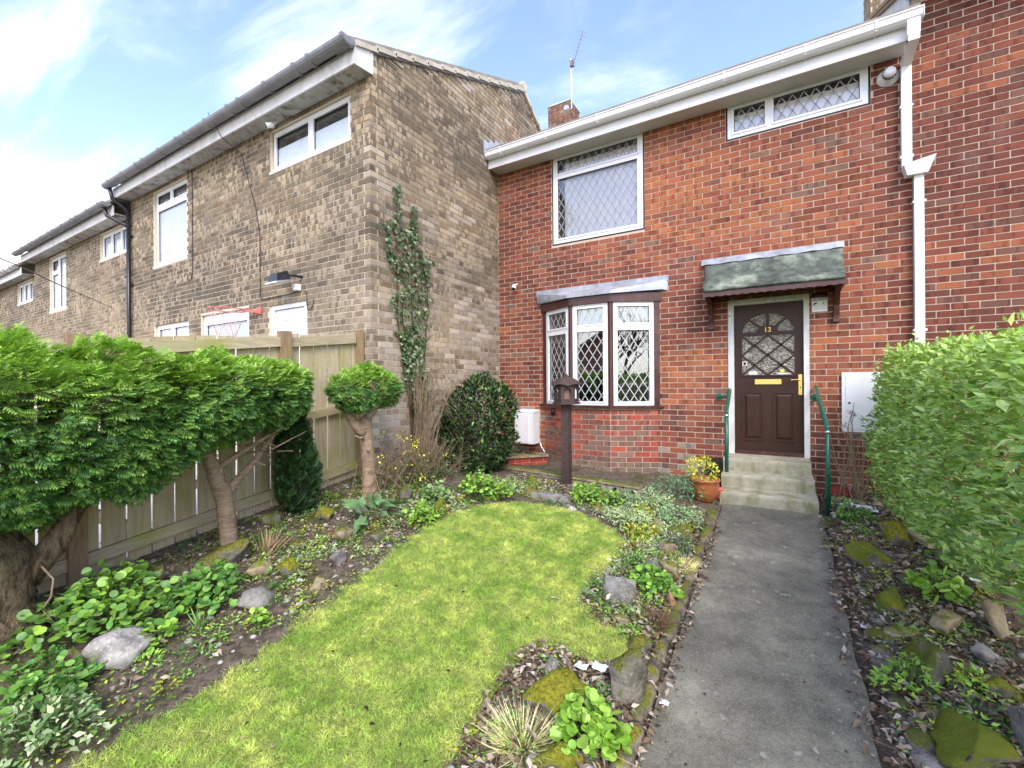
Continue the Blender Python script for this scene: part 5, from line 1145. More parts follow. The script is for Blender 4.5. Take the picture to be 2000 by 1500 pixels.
scrap(1.08, 4.0, .06, MAT['paper'], 'crumpled white tissue caught on the small leaning slab', .08)
scrap(-3.35, .50, .10, MAT['paper'], 'white card lying at the edge of the lower left bed', .03)
# ------------------------------------------------------------------ foliage templates
LEAF = (np.array([(0, 0, 0), (-.24, .42, .07), (.24, .42, .07), (0, 1, -.10), (0, .5, -.01)]), np.array([(0, 4, 1), (0, 2, 4), (1, 4, 3), (4, 2, 3)]))
NARROW = (LEAF[0]*np.array([.55, 1, 1]), LEAF[1])
_rim = [(.5*math.sin(a), .5-.5*math.cos(a), .10) for a in [2*math.pi*k/8 for k in range(8)]]
ROUND = (np.array([(0, .45, 0)]+_rim), np.array([(0, 1+(k+1) % 8, 1+k) for k in range(8)]))
IVY = (np.array([(0, .35, 0), (0, 0, .05), (-.42, .12, .06), (-.30, .42, .04), (-.36, .62, .08), (0, 1, -.06), (.36, .62, .08), (.30, .42, .04), (.42, .12, .06)]), np.array([(0, 1+(k+1) % 8, 1+k) for k in range(8)]))
BLADE = (np.array([(-.045, 0, 0), (.045, 0, 0), (.03, .55, .06), (-.03, .55, .06), (0, 1, .22)]), np.array([(0, 1, 2), (0, 2, 3), (3, 2, 4)]))
SPW = []
def spray_template(n=7, seed=1):
    r = random.Random(seed); V = [(-.02, 0, 0), (.02, 0, 0), (0, 1, -.10)]; F = [(0, 1, 2)]
    for i in range(n):
        y = .12+.80*i/n; L = (.46*(1-(i/n)**1.6)+.13)*r.uniform(.85, 1.15)
        for s in (-1, 1):
            a = math.radians(r.uniform(38, 55)); dx, dy = s*math.sin(a), math.cos(a); w_ = .055; z0 = -.10*y*y
            b = len(V); px_, py_ = -dy*w_*s, dx*w_*s
            V += [(0, y, z0), (dx*L*.55+px_, y+dy*L*.55+py_, z0-.02), (dx*L*.5-px_, y+dy*L*.5-py_, z0-.02), (dx*L, y+dy*L, z0-.09)]
            F += [(b, b+1, b+2), (b+1, b+3, b+2)]
    W_ = [.5, .5, 1.5]
    for q in range(n*2): W_ += [.55, .9, .9, 1.55]
    SPW.append(np.array(W_)[:, None]*np.array([[1.08, 1., .9]])); return np.array(V, float), np.array(F)
SPRAYS = [spray_template(5, k) for k in range(3)]
def inside(P, e, k=1.): return (((P-np.array(e[0]))/(np.array(e[1])*k))**2).sum(1) < 1
def ell_points(ells, n, shell=.16, keep=.9, lump=.10):
    A = np.array([(e[1][0]*e[1][1]+e[1][1]*e[1][2]+e[1][0]*e[1][2]) for e in ells]); A = A/A.sum(); Ps, Ns = [], []
    for i, e in enumerate(ells):
        m_ = int(n*A[i]*1.3); d = nrm(R_.normal(0, 1, (m_, 3))); c, r = np.array(e[0]), np.array(e[1]); P = c+r*d
        lv_ = np.array([noise.noise(Vector(p)*4.2)+.5*noise.noise(Vector(p)*9) for p in P]); s = 1+lump*lv_-shell*R_.random(m_)**1.5
        P = c+r*d*s[:, None]; ok = np.ones(m_, bool)
        for j, e2 in enumerate(ells):
            if j != i: ok &= ~inside(P, e2, keep)
        Ps.append(P[ok]); Ns.append(nrm(d/r)[ok])
    return np.concatenate(Ps), np.concatenate(Ns)
def merge(parts):
    V, F, C = [], [], []; b = 0
    for v, f, c in parts: V.append(v); F.append(f+b); C.append(c); b += len(v)
    return np.concatenate(V), np.concatenate(F), np.concatenate(C)
def conifer_crown(ells, n, size, cols, top_cols, parent, droop=.1, name='crown', lump=.17, upb=.30):
    P, N = ell_points(ells, n, .26, .86, lump); hole = np.array([noise.noise(Vector(p)*5.5+Vector((3, 1, 7))) for p in P]); ok = (hole > -.30) | (R_.random(len(P)) < .12); P, N = P[ok], N[ok]; k = len(P); parts = []; sel = R_.integers(0, 3, k)
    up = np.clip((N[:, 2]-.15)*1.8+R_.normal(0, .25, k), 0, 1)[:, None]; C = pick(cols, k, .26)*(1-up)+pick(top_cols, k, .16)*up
    Y = nrm(N*.50+jit(k, .32)+np.array([.26, .36, -droop])+np.c_[np.zeros((k, 2)), upb*np.maximum(N[:, 2], 0)]); Zd = nrm(np.array([0, 0, 1.])+jit(k, .30)+N*.30)
    A = axes(Y, Zd, size*R_.uniform(.65, 1.25, k))
    for t_ in range(3): q = sel == t_; parts.append(inst(SPRAYS[t_], A[q], P[q]-Y[q]*size*.35, C[q], SPW[t_]))
    return link(name, np_mesh(name, *merge(parts)), MAT['needle'], parent)
def branch(m, pts, rs, n=10, wob=.02):
    """smooth wobbly limb through pts"""
    P, Rr = [], []
    for i in range(len(pts)-1):
        a, b = Vector(pts[i]), Vector(pts[i+1])
        for k in range(5):
            f = k/5; q = a.lerp(b, f); P.append(q+Vector((noise.noise(q*6), noise.noise(q*6+Vector((5, 0, 0))), 0))*wob); Rr.append((rs[i]*(1-f)+rs[i+1]*f)*(1+.13*noise.noise(q*9)))
    P.append(Vector(pts[-1])); Rr.append(rs[-1]); m.tube(P, Rr, n); return m

# ------------------------------------------------------------------ the trimmed conifers
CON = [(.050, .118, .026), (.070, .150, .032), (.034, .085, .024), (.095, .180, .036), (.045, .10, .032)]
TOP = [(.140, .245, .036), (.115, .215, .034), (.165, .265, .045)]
tA = empty('conifer_tree', (-3.87, .70, -.15), 'broad flat-topped conifer on a thick gnarled trunk at the fence', 'tree', 'topiary conifers')
m = MB(); branch(m, [(-3.88, .68, -.25), (-3.88, .67, 0), (-3.90, .62, .35), (-3.92, .50, .62), (-3.95, .40, .95)], [.21, .175, .165, .12, .06], 14, .05); branch(m, [(-3.86, .78, .20), (-3.80, .93, .50), (-3.78, 1.12, .74), (-3.78, 1.3, .95)], [.085, .055, .045, .03], 10, .03); branch(m, [(-3.9, .5, .5), (-3.75, .2, .8), (-3.7, 0, 1.0)], [.09, .06, .03])
for k in range(150): a = Vector((-3.8+rnd.gauss(0, .15), rnd.uniform(-.2, 1.5), rnd.uniform(.8, 1.35))); d = Vector((rnd.gauss(.1, .14), rnd.gauss(0, .12), rnd.gauss(.03, .1))); m.tube([a, a+d*.5, a+d*.95], [.009, .006, .003], 4)
m.build('trunk', MAT['bark'], tA, True); o = MB().tube([(-3.70, .80, .30), (-3.66, .84, .22), (-3.66, .83, .12), (-3.69, .80, .05), (-3.62, .83, -.02), (-3.60, .80, -.14)], .006, 5).build('stem', MAT['twig'], tA, True)
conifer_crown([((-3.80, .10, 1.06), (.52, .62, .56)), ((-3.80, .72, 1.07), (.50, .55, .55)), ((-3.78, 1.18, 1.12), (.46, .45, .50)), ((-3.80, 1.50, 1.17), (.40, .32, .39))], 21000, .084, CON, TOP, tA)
tB = empty('conifer_tree', (-3.97, 1.96, .03), 'smaller trimmed conifer on a bare forked trunk above the mossy boulder', 'tree', 'topiary conifers')
m = MB(); branch(m, [(-3.965, 1.975, -.08), (-3.96, 1.96, .1), (-3.93, 1.90, .42), (-3.93, 1.84, .66), (-3.95, 1.75, .9)], [.085, .072, .068, .06, .04], 12, .015); branch(m, [(-3.93, 1.91, .45), (-3.88, 2.05, .62), (-3.86, 2.22, .82), (-3.86, 2.4, 1.05)], [.045, .032, .026, .018], 8); branch(m, [(-3.93, 1.84, .66), (-3.8, 1.98, .8), (-3.7, 2.2, .95)], [.03, .02, .012], 7)
for k in range(16): a = Vector((-3.9+rnd.uniform(-.05, .2), 1.95+rnd.uniform(-.1, .35), .68+rnd.uniform(0, .25))); branch(m, [a, a+Vector((rnd.uniform(-.05, .25), rnd.uniform(-.3, .3), rnd.uniform(-.05, .18)))], [.008, .003], 5)
m.build('trunk', MAT['bark2'], tB, True)
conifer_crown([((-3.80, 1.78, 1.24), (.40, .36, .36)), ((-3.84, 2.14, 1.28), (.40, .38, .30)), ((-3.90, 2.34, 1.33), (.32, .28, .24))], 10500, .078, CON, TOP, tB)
tC = empty('conifer_tree', (-3.72, 3.24, .15), 'ball-headed conifer on a straight peeling trunk before the brown gable', 'tree', 'topiary conifers')
m = MB(); branch(m, [(-3.715, 3.245, .0), (-3.72, 3.24, .3), (-3.73, 3.22, .75), (-3.73, 3.21, 1.0)], [.092, .076, .070, .058], 14, .012); branch(m, [(-3.73, 3.19, .84), (-3.80, 3.05, 1.02), (-3.83, 2.98, 1.2)], [.062, .045, .03], 8); branch(m, [(-3.73, 3.21, .98), (-3.68, 3.32, 1.12), (-3.66, 3.4, 1.25)], [.05, .035, .02], 8); branch(m, [(-3.70, 3.14, .80), (-3.66, 3.05, .81), (-3.65, 3.0, .84)], [.02, .013, .008], 6); branch(m, [(-3.70, 3.20, .68), (-3.64, 3.16, .67)], [.022, .016], 6); branch(m, [(-3.70, 3.30, .42), (-3.62, 3.38, .38)], [.012, .006], 5)
m.build('trunk', MAT['bark2'], tC, True)
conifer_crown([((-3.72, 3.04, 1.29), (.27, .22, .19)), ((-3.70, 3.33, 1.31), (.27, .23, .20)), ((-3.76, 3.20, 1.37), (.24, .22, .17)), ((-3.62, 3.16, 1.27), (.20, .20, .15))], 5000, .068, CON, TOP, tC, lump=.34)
tD = empty('dark_conifer', (-4.03, 2.62, .1), 'narrow dark green column conifer against the fence', 'conifer')
MB().tube([(-4.03, 2.62, .0), (-4.03, 2.62, .9)], [.025, .01], 7).build('trunk', MAT['bark'], tD)
DK = [(.018, .045, .016), (.026, .06, .018), (.014, .034, .014)]
conifer_crown([((-4.03, 2.62, .45), (.165, .19, .36)), ((-4.05, 2.58, .85), (.14, .15, .34))], 2300, .085, DK, [(.05, .10, .03)], tD, -.9)

# ------------------------------------------------------------------ ivy, bare climber and evergreen bush by the gable
def ivy_env(z):                                              # Y range of the ivy mass at height z
    if z < 1.45: return None
    if z < 1.9: f = (z-1.45)/.45; return 4.22-.16*f, 4.42+.12*f
    if z < 2.5: f = (z-1.9)/.6; return 4.06-.16*f, 4.54+.20*f
    if z < 3.0: f = (z-2.5)/.5; return 3.90+.04*f, 4.74-.12*f
    if z < 3.35: f = (z-3.0)/.35; return 3.94+.06*f, 4.62-.16*f
    return None
P = []
while len(P) < 900:
    z = rnd.uniform(1.45, 3.4); e = ivy_env(z)
    if e:
        y = rnd.uniform(e[0], e[1])
        if noise.noise(Vector((z*6, y*7, 2))) > -.05-.5*(1-abs(2*(y-e[0])/(e[1]-e[0])-1)): P.append((GX+rnd.uniform(.012, .07), y, z))
for y0, z0, y1, z1, n in ((4.04, 3.2, 4.045, 3.90, 90), (4.30, 3.2, 4.35, 3.72, 75), (3.92, 2.9, 3.87, 3.35, 50), (4.55, 2.8, 4.66, 3.12, 45), (4.30, 1.5, 4.38, .4, 190), (4.50, 1.55, 4.55, 1.15, 170), (4.15, 2.0, 4.2, 1.3, 90)):
    for k in range(n): f = rnd.random(); P.append((GX+rnd.uniform(.01, .05), y0+(y1-y0)*f+rnd.gauss(0, .035), z0+(z1-z0)*f))
P = np.array(P); k = len(P); Y = nrm(np.array([.35, 0, -.8])+jit(k, .45)); A = axes(Y, nrm(np.array([1., 0, .25])+jit(k, .3)), R_.uniform(.030, .062, k))
iv = empty('ivy', (GX+.03, 4.3, .3), 'dark green ivy climbing the brown gable wall', 'ivy')
link('foliage', np_mesh('foliage', *inst(IVY, A, P, pick([(.030, .068, .022), (.045, .09, .03), (.15, .19, .12), (.03, .065, .022), (.075, .12, .05), (.19, .23, .16)], k))), MAT['gloss_leaf'], iv)
m = MB()
for y0, y1, z1 in ((4.35, 4.05, 3.85), (4.38, 4.32, 3.65), (4.42, 4.6, 2.9), (4.33, 4.15, 2.6)): branch(m, [(GX+.05, y0, .15), (GX+.03, (y0*2+y1)/3, 1.1), (GX+.012, y1, 2.2), (GX+.008, y1, z1)], [.022, .016, .009, .003], 6, .05)
m.build('stem', MAT['twig_d'], iv)
MAT['climber'] = plain('climber_stems', (.20, .15, .09), .9, .45, 20, .2, .2)
bs_ = empty('bare_climber', (-3.72, 3.95, .2), 'leafless tangle of arching twigs with a few yellow flowers', 'shrub')
m = MB(); fl = []
for k in range(60):                                          # long arching canes
    b = Vector((-3.86+rnd.uniform(-.1, .12), 4.15+rnd.gauss(0, .1), .2)); h = rnd.uniform(.9, 1.55); d = Vector((rnd.uniform(.0, .30), rnd.gauss(.22, .22), 0)); pts = []
    for j in range(9): f = j/8; pts.append(b+d*(f**1.6)*1.3+Vector((0, 0, h*math.sin(min(f*1.28, 1.35)*math.pi/2*.98)*(1-.30*max(0, f-.65)/.35)))+Vector((noise.noise(b*9+Vector((f*4, 0, 0)))*.05, noise.noise(b*7+Vector((0, f*4, 0)))*.06, 0)))
    m.tube(pts, [.006*(1-.75*j/8) for j in range(9)], 4)
for k in range(260):                                         # low scrub of fine twigs
    b = Vector((-3.68+rnd.gauss(0, .14), 3.92+rnd.gauss(0, .26), .20)); a = rnd.uniform(0, 6.28); r = rnd.uniform(.12, .45); h = rnd.uniform(.1, .62); t_ = b+Vector((math.cos(a)*r, math.sin(a)*r, h)); mid_ = b.lerp(t_, .5)+Vector((rnd.gauss(0, .04), rnd.gauss(0, .04), .06))
    m.tube([b, mid_, t_], [.0045, .0032, .0015], 4)
    if rnd.random() < .28: fl.append(t_)
    for q in range(2):
        c = mid_.lerp(t_, rnd.random()); m.tube([c, c+Vector((rnd.gauss(0, .08), rnd.gauss(0, .08), rnd.uniform(.02, .14)))], [.0022, .001], 3)
m.build('stem', MAT['climber'], bs_)
fl = np.array([f_[:] for f_ in fl]); fl = fl[fl[:, 1] < 4.0]; k = len(fl)*4; PP = np.repeat(fl, 4, 0)+jit(k, .018)
link('blossom', np_mesh('blossom', *inst(ROUND, axes(jit(k), jit(k), R_.uniform(.012, .022, k)), PP, pick([(.55, .50, .04), (.45, .42, .05)], k))), MAT['leaf'], bs_)
k = 1300; PP = np.c_[-3.66+R_.normal(0, .16, k), 3.95+R_.normal(0, .28, k), .2+np.abs(R_.normal(0, .14, k))]
link('leaf_cluster', np_mesh('leaf_cluster', *inst(LEAF, axes(jit(k)+np.array([0, 0, .4]), jit(k)+np.array([0, 0, 1.]), R_.uniform(.03, .06, k)), PP, pick([(.03, .07, .02), (.06, .10, .04), (.10, .10, .03)], k))), MAT['leaf'], bs_)['kind'] = 'stuff'
def leaf_bush(thing, ells, n, size, cols, tips, mat, tpl=LEAF, lump=.1, shell=.3, tipf=.12, upw=.35, name='foliage'):
    P, N = ell_points(ells, n, shell, .88, lump); k = len(P); C = pick(cols, k, .18); q = R_.random(k) < tipf*(1+N[:, 2]); C[q] = pick(tips, q.sum(), .15)
    Y = nrm(N*.7+jit(k, .5)+np.array([0, 0, upw])); A = axes(Y, nrm(N*.6+np.array([0, 0, .8])+jit(k, .35)), size*R_.uniform(.65, 1.3, k))
    return link(name, np_mesh(name, *inst(tpl, A, P, C)), MAT[mat], thing)
eb = empty('evergreen_bush', (-3.55, 5.0, .1), 'dense dark glossy evergreen bush in the corner beside the meter box', 'bush')
E3 = [((-3.60, 5.00, .72), (.55, .48, .60)), ((-3.52, 5.05, 1.02), (.46, .42, .44)), ((-3.60, 4.95, .42), (.46, .44, .34))]
leaf_bush(eb, E3, 8200, .070, [(.016, .042, .014), (.024, .058, .017), (.012, .030, .012), (.035, .07, .02)], [(.12, .21, .04), (.16, .25, .05)], 'gloss_leaf', shell=.34, tipf=.045, lump=.2)
m = MB()
for k in range(26): a = rnd.uniform(0, 6.28); r = rnd.uniform(.1, .4); branch(m, [(-3.55+rnd.gauss(0, .06), 5.0+rnd.gauss(0, .06), .12), (-3.57+r*.5*math.cos(a), 5+r*.5*math.sin(a), .55), (-3.57+r*math.cos(a), 5+r*math.sin(a), rnd.uniform(.8, 1.3))], [.015, .009, .004], 5)
m.build('stem', MAT['twig_d'], eb)

# ------------------------------------------------------------------ privet hedge on the right
hd = empty('privet_hedge', (1.35, 4, -.1), 'tall light green privet hedge along the right boundary', 'hedge')
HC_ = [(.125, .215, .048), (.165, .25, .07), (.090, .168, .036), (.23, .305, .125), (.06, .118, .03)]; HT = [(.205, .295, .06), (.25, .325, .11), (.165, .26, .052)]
def hedge_face(n):
    P, N = [], []
    for _ in range(n):
        s = rnd.random()
        y = rnd.uniform(1.3, 6.12); zt = 1.635-.030*(6.1-y); zb = .12+.16*sm(5.2, 3.0, y)
        if s < .60:
            z = rnd.uniform(zb, zt); f = (z-zb)/(zt-zb); x = .93-.10*math.sin(min(1, f*1.05)*math.pi)+.10*max(0, f-.85)/.15*.9; nv = Vector((-1, 0, .25+.5*max(0, f-.7)))
        elif s < .90: x = rnd.uniform(.95, 1.9); z = zt-.02*rnd.random(); nv = Vector((-.15, 0, 1))
        else: y = 6.12; x = rnd.uniform(.92, 1.85); z = rnd.uniform(.25, 1.64); nv = Vector((-.3, 1, .2))
        q = Vector((x, y, z)); lp = .085*noise.noise(q*3.0)+.05*noise.noise(q*7); nv.normalize(); q = q+nv*(lp+.03-.17*rnd.random()**1.4); P.append(q[:]); N.append(nv[:])
    return np.array(P), np.array(N)
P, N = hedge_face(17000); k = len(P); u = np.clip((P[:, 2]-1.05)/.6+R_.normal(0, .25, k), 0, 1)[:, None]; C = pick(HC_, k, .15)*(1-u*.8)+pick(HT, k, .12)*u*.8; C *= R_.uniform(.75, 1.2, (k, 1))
Y = nrm(N*.55+jit(k, .5)+np.array([-.15, .15, .1])); A = axes(Y, nrm(np.array([-.25, 0, .9])+jit(k, .38)), R_.uniform(.042, .074, k)*np.where(R_.random(k) < .1, 1.25, 1.)); V1 = inst(LEAF, A, P, C)
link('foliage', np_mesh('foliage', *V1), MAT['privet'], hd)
k = 5000; P = np.c_[R_.uniform(1.08, 1.8, k), R_.uniform(1.3, 6.0, k), R_.uniform(.35, 1.55, k)]                      # inner leaves
link('inner_foliage', np_mesh('inner_foliage', *inst(LEAF, axes(jit(k), jit(k), R_.uniform(.04, .07, k)), P, pick(HC_, k))), MAT['privet'], hd)
k = 500; P = np.c_[R_.uniform(.9, 1.7, k), R_.uniform(1.4, 6.1, k), R_.uniform(1.66, 1.80, k)-.0*R_.random(k)]; P[:, 2] -= .05+.030*(6.1-P[:, 1]); P = P[R_.random(k) < .8]; k = len(P)
link('shoot_leaves', np_mesh('shoot_leaves', *inst(LEAF, axes(jit(k, .6)+np.array([0, 0, .5]), jit(k)+np.array([0, 0, 1.]), R_.uniform(.025, .04, k)), P, pick(HT, k))), MAT['privet'], hd)
m = MB()
for kk in range(150):
    y = rnd.uniform(1.5, 6.0); a = Vector((rnd.uniform(1.1, 1.5), y, rnd.uniform(.0, .9))); b = a+Vector((rnd.uniform(-.55, .1), rnd.gauss(0, .2), rnd.uniform(.15, .75))); b.x = max(b.x, .90); b.z = min(b.z, 1.7); m.tube([a, a.lerp(b, .5)+Vector((.02, 0, .04)), b], [.008, .006, .003], 5)
for kk in range(14): y = 1.6+kk*.33; branch(m, [(1.3+rnd.gauss(0, .08), y, -.3), (1.3, y+.05, .3), (1.25+rnd.gauss(0, .1), y, .9)], [.025, .02, .01], 7)
m.build('stem', MAT['twig'], hd)

# ------------------------------------------------------------------ plants in the beds
def clump(x, y, w_, d_, h_, n, size, cols, label, tpl=ROUND, cat='plant', name='leafy_plant', mat='leaf', up=.9, spread=.5, tips=None, stalks=True, group=None):
    o = empty(name, (x, y, G(x, y)), label, cat, group); r = np.sqrt(R_.random(n)); a = R_.uniform(0, 2*np.pi, n); e = 1+.22*np.sin(a*3+x*7)+.12*np.sin(a*5+y*9)
    X, Yv = x+w_/2*r*np.cos(a)*e, y+d_/2*r*np.sin(a)*e; hh = h_*np.sqrt(np.maximum(.03, 1-(r*.93)**2))*R_.uniform(.45, 1.05, n)*(1+.25*np.sin(X*31)*np.cos(Yv*27))
    P = np.c_[X, Yv, np.array([G(p, q) for p, q in zip(X, Yv)])+.01+hh]; out_ = nrm(np.c_[np.cos(a), np.sin(a), np.full(n, .15)])
    Yd = nrm(out_*.7+jit(n, spread)); A = axes(Yd, nrm(np.array([0, 0, up])+out_*.35+jit(n, .35)), size*R_.uniform(.55, 1.25, n)); C = pick(cols, n, .15)
    if tips: q = R_.random(n) < .3; C[q] = pick(tips, q.sum(), .1)
    link('foliage', np_mesh('foliage', *inst(tpl, A, P, C)), MAT[mat], o)
    if stalks:
        q = R_.random(n) < .35; m = MB()
        for p, yy in zip(P[q], Yd[q]): m.tube([(x+(p[0]-x)*.55, y+(p[1]-y)*.55, G(x, y)-.01), tuple(p)], .0022, 3, caps=False)
        m.build('stalk', MAT['stalk'], o, fix=False)
    return o
MAT['stalk'] = plain('green_stalks', (.09, .13, .04), .7, .3)
def tuft(x, y, w_, h_, n, cols, label, width=1., name='grass_tuft', cat='grass tuft', mat='leaf', lean=.5, z=0):
    o = empty(name, (x, y, G(x, y)), label, cat); a = R_.uniform(0, 6.283, n); r = np.sqrt(R_.random(n))*w_*.5; P = np.c_[x+r*np.cos(a)*.6, y+r*np.sin(a)*.6, np.full(n, G(x, y)-.005+z)]
    Y = nrm(np.c_[np.cos(a)*r/w_*2*lean, np.sin(a)*r/w_*2*lean, np.ones(n)]+jit(n, .22)); L = h_*R_.uniform(.5, 1.1, n); A = axes(Y, nrm(np.c_[np.cos(a), np.sin(a), np.full(n, .3)]+jit(n, .3)), L); A[:, :, 0] *= width
    link('foliage', np_mesh('foliage', *inst(BLADE, A, P, pick(cols, n, .2))), MAT[mat], o); return o
GR = [(.070, .155, .035), (.095, .19, .04), (.05, .12, .03), (.12, .21, .05)]; BR = [(.14, .24, .035), (.18, .28, .05), (.11, .20, .03)]; SIL = [(.25, .30, .20), (.33, .37, .28), (.18, .24, .13), (.28, .33, .16)]; YG = [(.30, .31, .03), (.24, .28, .03), (.36, .34, .06)]
clump(-3.56, 1.06, .82, .64, .25, 760, .050, GR+[(.10, .17, .06)], 'large mound of round bright green leaves beside the gnarled trunk', up=1.0, tips=BR)
clump(-3.27, 1.47, .46, .36, .20, 330, .045, GR, 'rounded green leafy clump between the grey rock and the fence')
clump(-3.12, .70, .46, .34, .15, 330, .040, GR, 'low spreading green clump below the pale limestone rock')
clump(-2.80, .60, .52, .36, .14, 520, .042, [(.05, .10, .03), (.17, .22, .12), (.06, .115, .035), (.27, .31, .20)], 'cream and green variegated ground cover at the lawn corner', LEAF, up=.7)
clump(-3.06, 1.12, .18, .16, .12, 70, .035, BR, 'small light green plant right of the pale limestone rock')
clump(-2.74, 1.52, .12, .10, .08, 40, .03, BR, 'little weed sprouting beside the flat grey rock')
clump(-3.24, 2.84, .34, .30, .20, 30, .20, [(.09, .16, .08), (.12, .19, .10), (.07, .13, .06)], 'foxglove rosette of long grey-green leaves left of the lawn', LEAF, stalks=False, up=.8, spread=.2)
clump(-2.84, 3.10, .36, .30, .14, 230, .034, BR, 'fresh green cushion of small leaves left of the far lawn')
clump(-2.70, 3.90, .60, .40, .22, 420, .040, BR+GR[:1], 'bushy light green clump at the far left of the lawn')
clump(-2.98, 3.45, .28, .24, .18, 150, .045, [(.10, .17, .06), (.14, .20, .09)], 'grey-green leafy plant at the foot of the bare climber')
clump(-1.72, 4.52, .56, .36, .20, 430, .036, BR, 'wide light green clump at the foot of the bird table')
clump(-1.42, 4.62, .34, .26, .15, 260, .032, [(.07, .12, .06), (.10, .15, .08)], 'dark grey-green plant right of the bird table clump', LEAF)
clump(-1.20, 4.10, .40, .32, .17, 520, .050, SIL, 'silvery feathery rockery plant at the right curve of the lawn', NARROW, stalks=False)
clump(-1.12, 4.62, .46, .36, .22, 560, .048, SIL+[(.20, .28, .20)], 'pale silver mound behind the sloping slab', NARROW, stalks=False)
clump(-.98, 5.05, .60, .44, .30, 620, .052, [(.07, .14, .07), (.10, .18, .10), (.05, .11, .05)], 'blue-green bushy plant between the bay wall and the pot', NARROW, stalks=False)
clump(-.84, 4.42, .32, .28, .16, 420, .042, [(.20, .28, .19), (.15, .23, .15)], 'bluish grey rockery cushion near the corner of the path', NARROW, stalks=False)
clump(-1.04, 3.90, .24, .22, .12, 210, .034, YG, 'yellow-green sedum among the silver rockery plants', LEAF)
clump(-1.16, 4.36, .20, .18, .12, 150, .032, YG, 'small yellow-leaved plant in the middle of the rockery', LEAF)
clump(-.70, 3.86, .30, .22, .10, 210, .034, [(.05, .075, .06), (.08, .11, .09)], 'dark bluish sprawling plant beside the dark mossy rock', NARROW)
clump(-.77, 3.17, .33, .25, .13, 300, .036, BR+GR[:2], 'fresh green clump before the two grey rocks', up=.9)
clump(-.95, 3.42, .20, .18, .10, 110, .032, GR, 'sparse green plant at the lawn edge near the grey rocks', LEAF)
clump(-.735, 1.86, .28, .24, .15, 260, .046, BR, 'bright green primrose-like clump beside the tall grey rock', up=1.0)
clump(.60, 5.20, .32, .22, .14, 190, .042, GR, 'dark green low plant beside the right handrail', LEAF)
clump(.86, 3.87, .28, .24, .15, 120, .055, BR, 'round-leaved weeds between the mossy rocks under the hedge')
clump(.52, 2.89, .24, .20, .13, 210, .036, BR, 'feathery bright green weeds spilling over the path cobbles', LEAF)
clump(.77, 2.98, .16, .14, .10, 90, .036, YG[:2]+BR, 'small yellowish weed in the leaf litter', LEAF)
clump(.52, 5.52, .22, .18, .12, 90, .045, GR, 'green weeds around the foot of the right handrail', LEAF)
clump(.66, 2.72, .12, .10, .06, 50, .03, GR, 'tiny green weed beside the small olive mossy stone', LEAF)
clump(1.0, 4.3, .18, .2, .12, 60, .045, GR, 'green seedling leaves below the leaning paving slab')
tuft(-3.53, 2.05, .24, .20, 90, [(.34, .25, .15), (.42, .33, .22), (.26, .19, .11)], 'tuft of cut dried tan stalks behind the mossy boulder', .5, 'dried_stalks', 'dried stalks', 'dry', .35)
tuft(-2.96, 2.95, .44, .10, 420, [(.16, .10, .06), (.11, .07, .045), (.22, .15, .09)], 'brown withered tuft beside the foxglove', .35, 'withered_tuft', 'withered plant', 'dry', 1.6)
tuft(-.98, 1.70, .36, .15, 420, [(.36, .38, .22), (.28, .32, .16), (.42, .43, .28)], 'pale straw-green wiry grass tuft beside the primrose clump', .3, 'grass_tuft', 'grass tuft', 'grass', 1.4)
tuft(-.70, 2.82, .34, .11, 420, [(.17, .105, .06), (.12, .075, .045), (.22, .14, .08)], 'brown dead heather tuft by the path edging', .35, 'withered_tuft', 'withered plant', 'dry', 1.5)
tuft(-.66, 3.62, .28, .12, 330, [(.42, .41, .22), (.36, .37, .17), (.46, .46, .30)], 'pale yellow wiry grass tuft at the path edging', .3, 'grass_tuft', 'grass tuft', 'grass', 1.3)
tuft(-.86, 4.72, .2, .16, 120, [(.25, .17, .10), (.32, .23, .14)], 'thin brown withered stems beside the pot', .4, 'withered_tuft', 'withered plant', 'dry', .6)
tuft(-3.02, 1.32, .10, .13, 26, [(.11, .20, .06), (.15, .25, .09)], 'few upright bulb leaves by the round-leaved clump', .9, 'bulb_leaves', 'bulb leaves', 'leaf', .35)
tuft(-3.55, 1.50, .09, .15, 18, [(.13, .22, .12), (.17, .26, .14)], 'blue-green bulb shoots between leafy clump and mossy boulder', .9, 'bulb_leaves', 'bulb leaves', 'leaf', .3)
# shrub in the pot
leaf_bush(pt, [((-.735, 5.25, .40), (.15, .13, .13)), ((-.70, 5.24, .36), (.13, .12, .09))], 620, .036, YG, [(.42, .40, .08)], 'leaf', LEAF, .2, .4, .2)
MB().lathe((-.715, 5.25, .255), [(.142, 0), (.10, .012), (0, .016)], 18).build('compost', MAT['soil'], pt)
# dead hydrangea by the wall
dh = empty('dead_hydrangea', (.74, 6.1, 0), 'dead hydrangea stems with brown flower heads before the electricity box', 'shrub'); m = MB(); heads = []
for kk in range(16):
    b = Vector((.72+rnd.gauss(0, .06), 6.08+rnd.gauss(0, .05), 0)); t_ = b+Vector((rnd.uniform(-.28, .2), rnd.uniform(-.1, .12), rnd.uniform(.5, 1.18))); branch(m, [b, b.lerp(t_, .5)+Vector((rnd.gauss(0, .03), 0, .05)), t_], [.008, .006, .0035], 5); heads.append(t_)
m.build('stem', MAT['twig'], dh); k = 0
PP = np.concatenate([np.array(h_[:])+jit(26, .022)*np.array([1.3, 1.3, .6]) for h_ in heads[:9]]); k = len(PP)
link('flower_head', np_mesh('flower_head', *inst(LEAF, axes(jit(k), jit(k), R_.uniform(.015, .028, k)), PP, pick([(.13, .075, .045), (.09, .05, .035), (.2, .13, .08)], k))), MAT['dry'], dh)['kind'] = 'stuff'
